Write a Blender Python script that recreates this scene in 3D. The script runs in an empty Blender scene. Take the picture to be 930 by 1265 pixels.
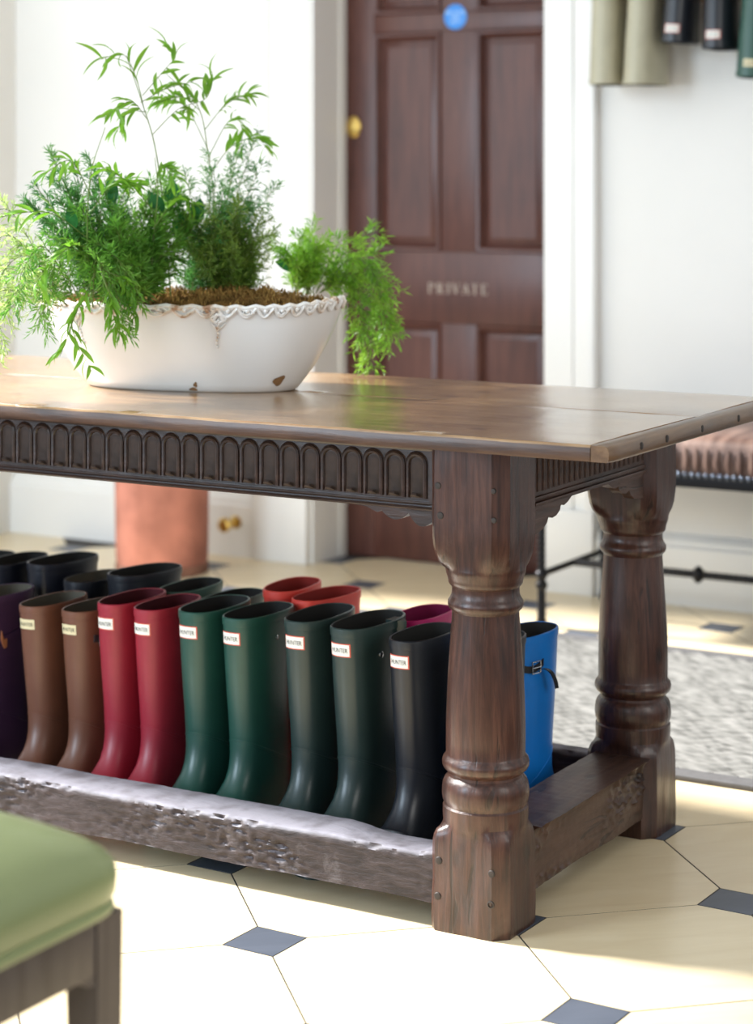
import bpy, bmesh, math, random
from math import sin, cos, pi, radians
from mathutils import Vector, Matrix, noise

C = bpy.context.collection
scene = bpy.context.scene
rnd = random.Random(7)

# ------------------------------------------------------------------ camera
cam_data = bpy.data.cameras.new('camera')
cam = bpy.data.objects.new('camera', cam_data)
C.objects.link(cam)
cam.location = (1.6286, -2.9723, 1.2137)
cam.rotation_euler = (pi / 2, 0, 0.5264)
cam_data.sensor_width = 36
cam_data.lens = 2614.7 / 1265 * 36
cam_data.shift_y = -(632.5 - 211.7) / 1265
cam_data.clip_start = 0.05
cam_data.dof.use_dof = True
cam_data.dof.focus_distance = 3.5
cam_data.dof.aperture_fstop = 3.2
scene.camera = cam

# ------------------------------------------------------------------ light
world = bpy.data.worlds.new('world')
scene.world = world
world.use_nodes = True
wb = world.node_tree.nodes['Background']
wb.inputs[0].default_value = (0.90, 0.95, 1.0, 1)
wb.inputs[1].default_value = 0.6

sun_d = bpy.data.lights.new('sun', 'SUN')
sun_d.energy = 17
sun_d.angle = radians(7)
sun_d.color = (1.0, 0.98, 0.95)
sun = bpy.data.objects.new('sun', sun_d)
C.objects.link(sun)
sun.rotation_euler = Vector((1, 0.13, -0.84)).to_track_quat('-Z', 'Y').to_euler()

def area(name, loc, aim, sx, sy, power, col):
    l = bpy.data.lights.new(name, 'AREA')
    l.shape = 'RECTANGLE'; l.size = sx; l.size_y = sy; l.energy = power; l.color = col
    o = bpy.data.objects.new(name, l); C.objects.link(o)
    o.location = loc
    o.rotation_euler = (Vector(aim) - Vector(loc)).to_track_quat('-Z', 'Y').to_euler()
    return o
# daylight from the tall window behind and left of the camera, and from the windows along the left side
area('window_daylight_front', (-2.5, -3.6, 1.9), (-0.4, 0.3, 0.5), 1.3, 2.4, 175, (0.70, 0.85, 1.0))
area('fill_behind', (0.4, -5.2, 2.0), (-0.4, 0.6, 0.8), 1.3, 2.4, 50, (0.86, 0.93, 1.0))  # added fill, no window here; gives contrast and upright highlights on the legs
area('fill_right', (4.0, -0.6, 2.0), (0.0, 0.8, 0.7), 1.4, 2.4, 55, (1.0, 0.97, 0.92))  # added fill to brighten right-hand faces, not a known window
area('window_daylight_left', (-3.4, 0.4, 1.9), (-1.6, 2.6, 1.1), 2.6, 2.4, 50, (0.95, 0.98, 1.0))

vs = scene.view_settings
vs.view_transform = 'Standard'
vs.look = 'None'
vs.exposure = 0.0
vs.gamma = 1.0
vs.use_curve_mapping = False
scene.cycles.max_bounces = 8
scene.cycles.transparent_max_bounces = 8

# ------------------------------------------------------------------ materials
def new_mat(name):
    m = bpy.data.materials.new(name); m.use_nodes = True
    nt = m.node_tree
    return m, nt, nt.nodes['Principled BSDF']

def N(nt, t, **kw):
    n = nt.nodes.new(t)
    for k, v in kw.items():
        if k.startswith('i_'):
            n.inputs[k[2:].replace('_', ' ')].default_value = v
        else:
            setattr(n, k, v)
    return n

def ramp(nt, stops):
    r = nt.nodes.new('ShaderNodeValToRGB')
    e = r.color_ramp.elements
    while len(e) < len(stops): e.new(0.5)
    for el, (p, c) in zip(e, stops):
        el.position = p; el.color = (*c, 1)
    return r

def plain(name, col, rough=0.5, spec=0.5, metal=0.0, var=0.0, vscale=12, bump=0.0, bscale=60, coat=0.0):
    m, nt, b = new_mat(name)
    b.inputs['Base Color'].default_value = (*col, 1)
    b.inputs['Roughness'].default_value = rough
    b.inputs['Specular IOR Level'].default_value = spec
    b.inputs['Metallic'].default_value = metal
    b.inputs['Coat Weight'].default_value = coat
    tc = N(nt, 'ShaderNodeTexCoord')
    if var > 0:
        n = N(nt, 'ShaderNodeTexNoise', i_Scale=vscale, i_Detail=5.0)
        nt.links.new(tc.outputs['Object'], n.inputs['Vector'])
        r = ramp(nt, [(0.3, tuple(c * (1 - var) for c in col)), (0.7, tuple(min(1, c * (1 + var)) for c in col))])
        nt.links.new(n.outputs['Fac'], r.inputs[0]); nt.links.new(r.outputs[0], b.inputs['Base Color'])
    if bump > 0:
        n = N(nt, 'ShaderNodeTexNoise', i_Scale=bscale, i_Detail=4.0)
        nt.links.new(tc.outputs['Object'], n.inputs['Vector'])
        bp = N(nt, 'ShaderNodeBump', i_Strength=bump, i_Distance=0.004)
        nt.links.new(n.outputs['Fac'], bp.inputs['Height']); nt.links.new(bp.outputs[0], b.inputs['Normal'])
    return m

def wood(name, dark, mid, light, stretch, rough=(0.3, 0.55), bump=0.25, scale=9, dust=None, coat=0.0, topdust=None, scars=None):
    """grain runs along the axis whose stretch factor is small"""
    m, nt, b = new_mat(name)
    tc = N(nt, 'ShaderNodeTexCoord')
    mp = N(nt, 'ShaderNodeMapping'); mp.inputs['Scale'].default_value = stretch
    nt.links.new(tc.outputs['Object'], mp.inputs['Vector'])
    n1 = N(nt, 'ShaderNodeTexNoise', i_Scale=scale, i_Detail=8.0, i_Roughness=0.65, i_Distortion=0.4)
    nt.links.new(mp.outputs[0], n1.inputs['Vector'])
    n2 = N(nt, 'ShaderNodeTexNoise', i_Scale=3.5, i_Detail=6.0, i_Roughness=0.6)
    nt.links.new(tc.outputs['Object'], n2.inputs['Vector'])
    mix = N(nt, 'ShaderNodeMath', operation='MULTIPLY_ADD')
    nt.links.new(n1.outputs['Fac'], mix.inputs[0]); mix.inputs[1].default_value = 0.62
    mul = N(nt, 'ShaderNodeMath', operation='MULTIPLY'); mul.inputs[1].default_value = 0.4
    nt.links.new(n2.outputs['Fac'], mul.inputs[0]); nt.links.new(mul.outputs[0], mix.inputs[2])
    r = ramp(nt, [(0.36, dark), (0.5, mid), (0.66, light)])
    nt.links.new(mix.outputs[0], r.inputs[0])
    col = r.outputs[0]
    if dust:
        nd = N(nt, 'ShaderNodeTexNoise', i_Scale=14.0, i_Detail=7.0, i_Roughness=0.7)
        nt.links.new(tc.outputs['Object'], nd.inputs['Vector'])
        rr = ramp(nt, [(dust[1], (0, 0, 0)), (dust[1] + 0.18, (dust[2],) * 3)])
        nt.links.new(nd.outputs['Fac'], rr.inputs[0])
        mx = N(nt, 'ShaderNodeMix', data_type='RGBA')
        nt.links.new(rr.outputs[0], mx.inputs['Factor'])
        nt.links.new(col, mx.inputs['A']); mx.inputs['B'].default_value = (*dust[0], 1)
        col = mx.outputs['Result']
    hgt = n1.outputs['Fac']
    if scars:        # drying cracks along the grain and dark knots
        m2 = N(nt, 'ShaderNodeMapping'); m2.inputs['Scale'].default_value = scars
        nt.links.new(tc.outputs['Object'], m2.inputs['Vector'])
        nc = N(nt, 'ShaderNodeTexNoise', i_Scale=1.0, i_Detail=3.0, i_Roughness=0.5, i_Distortion=0.8)
        nt.links.new(m2.outputs[0], nc.inputs['Vector'])
        rc = ramp(nt, [(0.66, (0, 0, 0)), (0.70, (1, 1, 1))]); nt.links.new(nc.outputs['Fac'], rc.inputs[0])
        vo = N(nt, 'ShaderNodeTexVoronoi', i_Scale=13.0, i_Randomness=1.0)
        m3 = N(nt, 'ShaderNodeMapping'); m3.inputs['Scale'].default_value = tuple(0.55 if q == min(scars) else 1.0 for q in scars)
        nt.links.new(tc.outputs['Object'], m3.inputs['Vector']); nt.links.new(m3.outputs[0], vo.inputs['Vector'])
        rv = ramp(nt, [(0.07, (1, 1, 1)), (0.15, (0, 0, 0))]); nt.links.new(vo.outputs['Distance'], rv.inputs[0])
        mxs = N(nt, 'ShaderNodeMath', operation='MAXIMUM'); nt.links.new(rc.outputs[0], mxs.inputs[0]); nt.links.new(rv.outputs[0], mxs.inputs[1])
        sf = N(nt, 'ShaderNodeMath', operation='MULTIPLY'); nt.links.new(mxs.outputs[0], sf.inputs[0]); sf.inputs[1].default_value = 0.75
        mx = N(nt, 'ShaderNodeMix', data_type='RGBA')
        nt.links.new(sf.outputs[0], mx.inputs['Factor']); nt.links.new(col, mx.inputs['A']); mx.inputs['B'].default_value = (0.009, 0.005, 0.004, 1)
        col = mx.outputs['Result']
        sb = N(nt, 'ShaderNodeMath', operation='MULTIPLY_ADD'); nt.links.new(mxs.outputs[0], sb.inputs[0]); sb.inputs[1].default_value = -0.5
        nt.links.new(n1.outputs['Fac'], sb.inputs[2]); hgt = sb.outputs[0]
    if topdust:      # dust lies on faces that look up
        ge = N(nt, 'ShaderNodeNewGeometry'); sx = N(nt, 'ShaderNodeSeparateXYZ')
        nt.links.new(ge.outputs['Normal'], sx.inputs[0])
        md = N(nt, 'ShaderNodeMapRange'); md.inputs['From Min'].default_value = 0.45; md.inputs['From Max'].default_value = 0.95; md.inputs['To Max'].default_value = 0.85
        nt.links.new(sx.outputs[2], md.inputs['Value'])
        mm = N(nt, 'ShaderNodeMath', operation='MULTIPLY')
        nn_ = N(nt, 'ShaderNodeTexNoise', i_Scale=20.0, i_Detail=6.0); nt.links.new(tc.outputs['Object'], nn_.inputs['Vector'])
        rn = ramp(nt, [(0.3, (0.45,) * 3), (0.55, (1, 1, 1))]); nt.links.new(nn_.outputs['Fac'], rn.inputs[0])
        nt.links.new(md.outputs[0], mm.inputs[0]); nt.links.new(rn.outputs[0], mm.inputs[1])
        mx = N(nt, 'ShaderNodeMix', data_type='RGBA')
        nt.links.new(mm.outputs[0], mx.inputs['Factor']); nt.links.new(col, mx.inputs['A']); mx.inputs['B'].default_value = (*topdust, 1)
        col = mx.outputs['Result']
    nt.links.new(col, b.inputs['Base Color'])
    mr = N(nt, 'ShaderNodeMapRange')
    mr.inputs['To Min'].default_value = rough[0]; mr.inputs['To Max'].default_value = rough[1]
    nt.links.new(n2.outputs['Fac'], mr.inputs['Value']); nt.links.new(mr.outputs[0], b.inputs['Roughness'])
    b.inputs['Coat Weight'].default_value = coat
    b.inputs['Coat Roughness'].default_value = 0.22
    b.inputs['Specular IOR Level'].default_value = 0.35
    bp = N(nt, 'ShaderNodeBump', i_Strength=bump, i_Distance=0.004)
    nt.links.new(hgt, bp.inputs['Height']); nt.links.new(bp.outputs[0], b.inputs['Normal'])
    return m

def leafmat(name, c1, c2, trans=0.45):
    m, nt, b = new_mat(name)
    tc = N(nt, 'ShaderNodeTexCoord')
    n = N(nt, 'ShaderNodeTexNoise', i_Scale=22.0, i_Detail=2.0)
    nt.links.new(tc.outputs['Object'], n.inputs['Vector'])
    r = ramp(nt, [(0.35, c1), (0.65, c2)])
    nt.links.new(n.outputs['Fac'], r.inputs[0])
    nt.links.new(r.outputs[0], b.inputs['Base Color'])
    b.inputs['Roughness'].default_value = 0.42
    t = N(nt, 'ShaderNodeBsdfTranslucent')
    nt.links.new(r.outputs[0], t.inputs[0])
    mx = N(nt, 'ShaderNodeMixShader'); mx.inputs[0].default_value = trans
    nt.links.new(b.outputs[0], mx.inputs[1]); nt.links.new(t.outputs[0], mx.inputs[2])
    nt.links.new(mx.outputs[0], nt.nodes['Material Output'].inputs['Surface'])
    return m

def stone(name, a, bb, c, rough=0.28):
    m, nt, b = new_mat(name)
    tc = N(nt, 'ShaderNodeTexCoord')
    oi = N(nt, 'ShaderNodeObjectInfo')
    ad = N(nt, 'ShaderNodeVectorMath', operation='ADD')
    sc = N(nt, 'ShaderNodeVectorMath', operation='SCALE'); sc.inputs['Scale'].default_value = 37.0
    cb = N(nt, 'ShaderNodeCombineXYZ')
    for k in range(2): nt.links.new(oi.outputs['Random'], cb.inputs[k])
    nt.links.new(cb.outputs[0], sc.inputs[0])
    nt.links.new(tc.outputs['Object'], ad.inputs[0]); nt.links.new(sc.outputs[0], ad.inputs[1])
    mp = N(nt, 'ShaderNodeMapping'); mp.inputs['Scale'].default_value = (2.0, 9.0, 1); mp.inputs['Rotation'].default_value = (0, 0, 0.8)
    nt.links.new(ad.outputs[0], mp.inputs['Vector'])
    n = N(nt, 'ShaderNodeTexNoise', i_Scale=2.2, i_Detail=7.0, i_Roughness=0.6, i_Distortion=0.6)
    nt.links.new(mp.outputs[0], n.inputs['Vector'])
    r = ramp(nt, [(0.25, a), (0.5, bb), (0.75, c)])
    nt.links.new(n.outputs['Fac'], r.inputs[0])
    hs = N(nt, 'ShaderNodeHueSaturation')
    mr = N(nt, 'ShaderNodeMapRange'); mr.inputs['To Min'].default_value = 0.92; mr.inputs['To Max'].default_value = 1.06
    nt.links.new(oi.outputs['Random'], mr.inputs['Value']); nt.links.new(mr.outputs[0], hs.inputs['Value'])
    nt.links.new(r.outputs[0], hs.inputs['Color'])
    nt.links.new(hs.outputs[0], b.inputs['Base Color'])
    b.inputs['Roughness'].default_value = rough
    return m

M = {}
M['wall'] = plain('cream_wall_paint', (0.74, 0.725, 0.69), 0.6, 0.3, var=0.02, vscale=3)
M['trim'] = plain('white_gloss_paint', (0.78, 0.77, 0.74), 0.35, 0.4)
M['ceiling'] = plain('ceiling_paint', (0.8, 0.8, 0.78), 0.8)
M['grout'] = plain('dark_grout', (0.035, 0.030, 0.026), 0.9)
M['tile'] = stone('cream_limestone', (0.65, 0.52, 0.325), (0.71, 0.585, 0.38), (0.76, 0.64, 0.435))
M['slate'] = stone('blue_grey_slate', (0.050, 0.060, 0.080), (0.065, 0.076, 0.10), (0.085, 0.097, 0.125), 0.4)
M['door'] = wood('mahogany', (0.050, 0.016, 0.011), (0.078, 0.026, 0.018), (0.105, 0.038, 0.026), (9, 9, 0.8), (0.36, 0.48), 0.05, 5, coat=0.12)
M['oak_v'] = wood('dark_oak_upright', (0.012, 0.0048, 0.0036), (0.043, 0.0162, 0.0105), (0.084, 0.035, 0.023), (9, 9, 0.7), (0.25, 0.42), 0.4, 11, dust=((0.11, 0.08, 0.066), 0.62, 0.3), coat=0.3, scars=(42, 42, 5))
M['oak_x'] = wood('dark_oak_long', (0.010, 0.006, 0.005), (0.026, 0.014, 0.011), (0.052, 0.028, 0.022), (0.7, 7, 7), (0.25, 0.42), 0.3, 8, coat=0.3)
M['oak_y'] = wood('dark_oak_cross', (0.016, 0.0075, 0.005), (0.048, 0.022, 0.0135), (0.088, 0.045, 0.030), (8, 0.7, 8), (0.3, 0.5), 0.4, 9, dust=((0.13, 0.105, 0.085), 0.6, 0.4), coat=0.15, scars=(45, 6, 45))
M['oak_top'] = wood('honey_oak_top', (0.075, 0.036, 0.013), (0.27, 0.152, 0.066), (0.46, 0.29, 0.145), (0.6, 9, 9), (0.15, 0.28), 0.14, 9, coat=0.7, scars=(4, 60, 60))
M['oak_cleat'] = wood('honey_oak_cleat', (0.050, 0.024, 0.011), (0.115, 0.060, 0.027), (0.19, 0.11, 0.055), (8, 0.6, 8), (0.25, 0.42), 0.15, 6, coat=0.3)
M['oak_edge'] = wood('darker_oak_edge', (0.022, 0.010, 0.006), (0.060, 0.028, 0.015), (0.11, 0.056, 0.030), (0.7, 8, 8), (0.3, 0.5), 0.3, 9, coat=0.15)
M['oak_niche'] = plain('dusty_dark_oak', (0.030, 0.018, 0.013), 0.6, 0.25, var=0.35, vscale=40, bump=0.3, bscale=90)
M['peg'] = plain('dark_peg', (0.018, 0.011, 0.008), 0.65, var=0.3, vscale=80)
M['rail_worn'] = wood('worn_oak_rail', (0.010, 0.006, 0.0065), (0.030, 0.0205, 0.021), (0.060, 0.044, 0.046), (2.0, 8, 8), (0.55, 0.75), 0.7, 12, dust=((0.17, 0.155, 0.165), 0.56, 0.5), topdust=(0.25, 0.245, 0.285))

# ------------------------------------------------------------------ geometry helpers
class MB:
    def __init__(self): self.v = []; self.f = []; self.m = []
    def add(self, vs_, fs, mi=0):
        o = len(self.v)
        self.v += [tuple(p) for p in vs_]
        self.f += [tuple(i + o for i in f) for f in fs]
        self.m += [mi] * len(fs)
    def box(self, a, b, mi=0, bev=0.0):
        x0, y0, z0 = a; x1, y1, z1 = b
        vs_ = [(x0,y0,z0),(x1,y0,z0),(x1,y1,z0),(x0,y1,z0),(x0,y0,z1),(x1,y0,z1),(x1,y1,z1),(x0,y1,z1)]
        fs = [(0,3,2,1),(4,5,6,7),(0,1,5,4),(1,2,6,5),(2,3,7,6),(3,0,4,7)]
        if bev <= 0: self.add(vs_, fs, mi); return
        bm = bmesh.new()
        bv = [bm.verts.new(p) for p in vs_]
        for f in fs: bm.faces.new([bv[i] for i in f])
        bmesh.ops.bevel(bm, geom=bm.edges[:], offset=bev, segments=2, affect='EDGES', profile=0.6)
        bm.verts.index_update()
        self.add([v.co[:] for v in bm.verts], [[v.index for v in f.verts] for f in bm.faces], mi)
        bm.free()
    def loft(self, rings, mi=0, cap0=True, cap1=True, closed=True):
        n = len(rings[0]); vs_ = [p for r in rings for p in r]; fs = []
        for k in range(len(rings) - 1):
            for i in range(n if closed else n - 1):
                j = (i + 1) % n
                fs.append((k*n+i, k*n+j, (k+1)*n+j, (k+1)*n+i))
        if cap0: fs.append(tuple(reversed(range(n))))
        if cap1: fs.append(tuple((len(rings)-1)*n + i for i in range(n)))
        self.add(vs_, fs, mi)
    def lathe(self, prof, cx=0, cy=0, n=32, mi=0, cap0=True, cap1=True):
        self.loft([[(cx + r*cos(2*pi*i/n), cy + r*sin(2*pi*i/n), z) for i in range(n)] for r, z in prof], mi, cap0, cap1)
    def tube(self, pts, rad, n=6, mi=0, cap=True):
        pts = [Vector(p) for p in pts]
        if not hasattr(rad, '__len__'): rad = [rad] * len(pts)
        rings = []; up = None
        for i, p in enumerate(pts):
            t = (pts[min(i+1, len(pts)-1)] - pts[max(i-1, 0)]).normalized()
            if up is None:
                up = t.orthogonal().normalized()
            else:
                up = (up - t * up.dot(t))
                up = up.normalized() if up.length > 1e-6 else t.orthogonal().normalized()
            s = t.cross(up)
            rings.append([p + (up*cos(2*pi*k/n) + s*sin(2*pi*k/n)) * rad[i] for k in range(n)])
        self.loft(rings, mi, cap, cap)
    def prism(self, poly, axis, a, b, mi=0):
        """poly of 2D points extruded along axis from a to b"""
        def P(p, h):
            if axis == 'z': return (p[0], p[1], h)
            if axis == 'y': return (p[0], h, p[1])
            return (h, p[0], p[1])
        self.loft([[P(p, a) for p in poly], [P(p, b) for p in poly]], mi)
    def ball(self, c, r, n=8, mi=0, sz=1.0):
        prof = [(max(1e-4, r*sin(pi*k/(n//2+1))), c[2] - sz*r*cos(pi*k/(n//2+1))) for k in range(n//2 + 2)]
        self.lathe(prof, c[0], c[1], n, mi)
    def mesh(self, name, mats, angle=38):
        me = bpy.data.meshes.new(name)
        me.from_pydata(self.v, [], self.f)
        if not isinstance(mats, (list, tuple)): mats = [mats]
        for m in mats: me.materials.append(m)
        if len(mats) > 1: me.polygons.foreach_set('material_index', self.m)
        bm = bmesh.new(); bm.from_mesh(me)
        bmesh.ops.recalc_face_normals(bm, faces=bm.faces[:])
        bm.to_mesh(me); bm.free()
        me.shade_smooth()
        me.set_sharp_from_angle(angle=radians(angle))
        me.update()
        return me

def link(name, me, parent=None, local=False):
    o = bpy.data.objects.new(name, me)
    C.objects.link(o)
    if parent is not None:
        o.parent = parent
        if not local and parent.type == 'EMPTY' and parent.parent is None:
            o.location = -Vector(parent.location)      # mesh given in room coordinates
    return o

def obj(name, mb, mats, parent=None, angle=38, local=False):
    return link(name, mb.mesh(name, mats, angle), parent, local)

def tag(o, label, cat, group=None):
    o['label'] = label; o['category'] = cat
    if group: o['group'] = group
    return o

def thing(name, label, cat, loc, group=None, rz=0):
    o = bpy.data.objects.new(name, None); C.objects.link(o)
    o.location = loc; o.rotation_euler = (0, 0, rz)
    o.empty_display_size = 0.05
    return tag(o, label, cat, group)

def struct(o):
    o['kind'] = 'structure'; return o

def text_mesh(s, size=1.0, spacing=1.0):
    """flat letter outlines as vertices and faces, centred on the origin, cap height = size"""
    cu = bpy.data.curves.new('lettering', 'FONT')
    cu.body = s; cu.align_x = 'CENTER'; cu.size = size / 0.70; cu.space_character = spacing
    cu.resolution_u = 2
    ob = bpy.data.objects.new('lettering', cu); C.objects.link(ob)
    dg = bpy.context.evaluated_depsgraph_get()
    me = ob.evaluated_get(dg).to_mesh()
    v = [x.co.copy() for x in me.vertices]; f = [tuple(p.vertices) for p in me.polygons]
    ob.evaluated_get(dg).to_mesh_clear()
    bpy.data.objects.remove(ob); bpy.data.curves.remove(cu)
    return v, f

# ------------------------------------------------------------------ the room
YW = 2.60            # face of the wall with the door
XL = -3.02
def wallpiece(mb, x0, x1, z0, z1): mb.box((x0, YW, z0), (x1, YW + 0.3, z1))
m = MB()
wallpiece(m, XL - 0.2, -1.835, 0, 3.4); wallpiece(m, -1.027, 2.6, 0, 3.4); wallpiece(m, -1.835, -1.027, 2.10, 3.4)
struct(obj('wall_back', m, M['wall']))
m = MB(); m.box((XL - 0.2, 2.0, 0), (XL, YW, 3.4)); m.box((XL - 0.2, -5, 3.2), (XL, 2.0, 3.4))
struct(obj('wall_left', m, M['wall']))
m = MB(); m.box((XL - 0.2, -5.2, 3.4), (2.8, YW + 0.3, 3.5)); struct(obj('ceiling', m, M['ceiling']))

# floor: cream octagons with slate insets, laid diagonally
TA, TX, TY, TP, TD = 0.7567, -0.1999, -0.1754, 0.3967, 0.0675
m = MB(); m.box((XL - 0.2, -5.2, -0.08), (2.8, YW + 0.3, -0.0006))
floor = struct(obj('floor', m, M['grout']))
g = 0.0016
h_ = TP / 2
def tile_poly():
    a = h_ - g; c = h_ - TD - g * 0.4
    return [(a, -c), (a, c), (c, a), (-c, a), (-a, c), (-a, -c), (-c, -a), (c, -a)]
m = MB(); p = tile_poly()
m.loft([[(x, y, -0.01) for x, y in p], [(x, y, 0) for x, y in p]], cap0=False)
tile_me = m.mesh('floor_tile', M['tile'])
m = MB(); d = TD - g * 1.4; p = [(d, 0), (0, d), (-d, 0), (0, -d)]
m.loft([[(x, y, -0.01) for x, y in p], [(x, y, 0) for x, y in p]], cap0=False)
dot_me = m.mesh('slate_inset', M['slate'])
ca, sa = cos(TA), sin(TA)
cyaw, syaw = cos(-0.5264), sin(-0.5264)
def in_view(x, y, margin=0.32):
    dx, dy = x - 1.6286, y + 2.9723
    dep = dx * syaw + dy * cyaw; lat = dx * cyaw - dy * syaw
    return dep > 2.0 and abs(lat) < dep * 0.178 + margin
nt_ = nd_ = 0
for i in range(-14, 15):
    for j in range(-14, 15):
        for kind in (0, 1):
            u, v = ((i + 0.5) * TP, (j + 0.5) * TP) if kind == 0 else (i * TP, j * TP)
            x, y = TX + u * ca - v * sa, TY + u * sa + v * ca
            if not in_view(x, y) or x < XL - 0.12 or y > YW + 0.1: continue
            if kind == 1 and y > YW - 0.02 and not (-1.83 < x < -1.03): continue
            o = link('floor_tile' if kind == 0 else 'slate_inset', tile_me if kind == 0 else dot_me, floor)
            o.location = (x, y, 0); o.rotation_euler = (0, 0, TA)

# skirting boards
def skirting(name, x0, x1):
    m = MB()
    m.prism([(YW, 0), (YW - 0.03, 0), (YW - 0.03, 0.16), (YW - 0.022, 0.168), (YW - 0.022, 0.178), (YW - 0.010, 0.192), (YW, 0.196)], 'x', x0, x1)
    return struct(obj(name, m, M['trim']))
sk = skirting('baseboard_left', XL, -2.03)
skirting('baseboard_right', -0.871, 2.6)

# door casing on both sides and over the top
def casing(name, x_in, x_out):
    s = 1 if x_out > x_in else -1
    w = abs(x_out - x_in)
    Y = YW
    pr = [(0, 0.0), (0, -0.020), (0.006, -0.026), (0.085*w/0.16, -0.026), (0.088*w/0.16, -0.020), (0.118*w/0.16, -0.024),
          (0.124*w/0.16, -0.034), (0.146*w/0.16, -0.040), (w, -0.036), (w, 0.0)]
    m = MB()
    m.prism([(x_in + s*a, Y + b) for a, b in pr], 'z', 0.24, 2.26)
    m.box((min(x_in, x_out), Y - 0.045, 0), (max(x_in, x_out), Y, 0.24), bev=0.004)
    return struct(obj(name, m, M['trim']))
casing('trim_1', -1.835, -2.03)
casing('trim_2', -1.027, -0.871)
m = MB(); m.box((-2.03, YW - 0.03, 2.10), (-0.871, YW, 2.27), bev=0.005); m.box((-2.06, YW - 0.06, 2.27), (-0.84, YW, 2.32), bev=0.006)
struct(obj('trim_3', m, M['trim']))
# jamb lining of the deep reveal
m = MB()
m.box((-1.835, YW - 0.018, 0), (-1.825, 2.80, 2.10)); m.box((-1.037, YW - 0.018, 0), (-1.027, 2.80, 2.10)); m.box((-1.825, YW - 0.018, 2.09), (-1.037, 2.80, 2.10))
m.box((-1.825, 2.735, 0), (-1.817, 2.768, 2.09))
struct(obj('trim_4', m, M['trim']))

# panelled door
DY = 2.769
door = struct(bpy.data.objects.new('door_1', None)); C.objects.link(door); door.location = (-1.43, DY, 0)
def dbox(name, a, b, bev=0.003, mat='door'):
    m = MB(); m.box(a, b, bev=bev); return obj(name, m, M[mat], door)
m = MB(); m.box((-1.824, DY + 0.030, 0.004), (-1.038, DY + 0.045, 2.085)); obj('door_core', m, M['door'], door)
SX = [(-1.824, -1.717), (-1.477, -1.356), (-1.115, -1.038)]
RZ = [(0.004, 0.20), (0.745, 0.966), (1.645, 1.702), (1.95, 2.085)]
dbox('stile', (SX[0][0], DY, 0.004), (SX[0][1], DY + 0.03, 2.085))
dbox('stile', (SX[2][0], DY, 0.004), (SX[2][1], DY + 0.03, 2.085))
for z0, z1 in RZ: dbox('rail', (SX[0][1], DY, z0), (SX[2][0], DY + 0.03, z1))
for k in range(3): dbox('muntin', (SX[1][0], DY, RZ[k][1]), (SX[1][1], DY + 0.03, RZ[k+1][0]))
def frame_ring(mb, x0, x1, z0, z1, prof):
    # mitred moulding: prof = (inset, y) pairs
    rings = []
    for ins, y in prof:
        rings.append([(x0+ins, y, z0+ins), (x1-ins, y, z0+ins), (x1-ins, y, z1-ins), (x0+ins, y, z1-ins)])
    mb.loft(rings, cap0=False, cap1=False)
for k in range(3):
    for xa, xb in ((SX[0][1], SX[1][0]), (SX[1][1], SX[2][0])):
        z0, z1 = RZ[k][1], RZ[k+1][0]
        m = MB(); frame_ring(m, xa, xb, z0, z1, [(0, DY+0.002), (0.004, DY-0.006), (0.012, DY-0.004), (0.018, DY+0.008), (0.024, DY+0.014), (0.024, DY+0.028)])
        obj('panel_moulding', m, M['door'], door)
        m = MB()
        frame_ring(m, xa+0.02, xb-0.02, z0+0.02, z1-0.02, [(0, DY+0.028), (0, DY+0.020), (0.022, DY+0.014), (0.024, DY+0.012)])
        x0, x1, zz0, zz1 = xa+0.044, xb-0.044, z0+0.044, z1-0.044
        m.add([(x0, DY+0.012, zz0), (x1, DY+0.012, zz0), (x1, DY+0.012, zz1), (x0, DY+0.012, zz1)], [(0, 1, 2, 3)])
        obj('panel', m, M['door'], door)
M['brass'] = plain('aged_brass', (0.62, 0.42, 0.12), 0.3, metal=1.0, var=0.15, vscale=40)
def disc_y(mb, cx, y, cz, prof, n=24, sx=1.0):
    """turned about the Y axis; prof = (radius, depth towards the viewer)"""
    mb.loft([[(cx + r*sx*cos(2*pi*i/n), y - t, cz + r*sin(2*pi*i/n)) for i in range(n)] for r, t in prof])
m = MB(); disc_y(m, -1.790, DY, 1.354, [(0.034, 0), (0.034, 0.004), (0.029, 0.008), (0.012, 0.009), (0.011, 0.013), (0.002, 0.014)], sx=0.75)
obj('keyhole_cover', m, M['brass'], door)
M['sign_blue'] = plain('blue_sign_enamel', (0.003, 0.19, 0.60), 0.4)
M['sign_white'] = plain('white_sign_print', (0.45, 0.66, 0.85), 0.5)
m = MB(); disc_y(m, -1.427, DY, 1.688, [(0.039, 0), (0.039, 0.0015), (0.037, 0.002)], 32)
sign = obj('round_sign', m, M['sign_blue'], door)
m = MB()
for k, s in enumerate(('FIRE DOOR', 'KEEP', 'SHUT')):
    v, f = text_mesh(s, 0.0095)
    m.add([(-1.427 + p.x, DY - 0.0026, 1.697 - k*0.0145 + p.y) for p in v], f)
obj('sign_lettering', m, M['sign_white'], sign)
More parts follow.
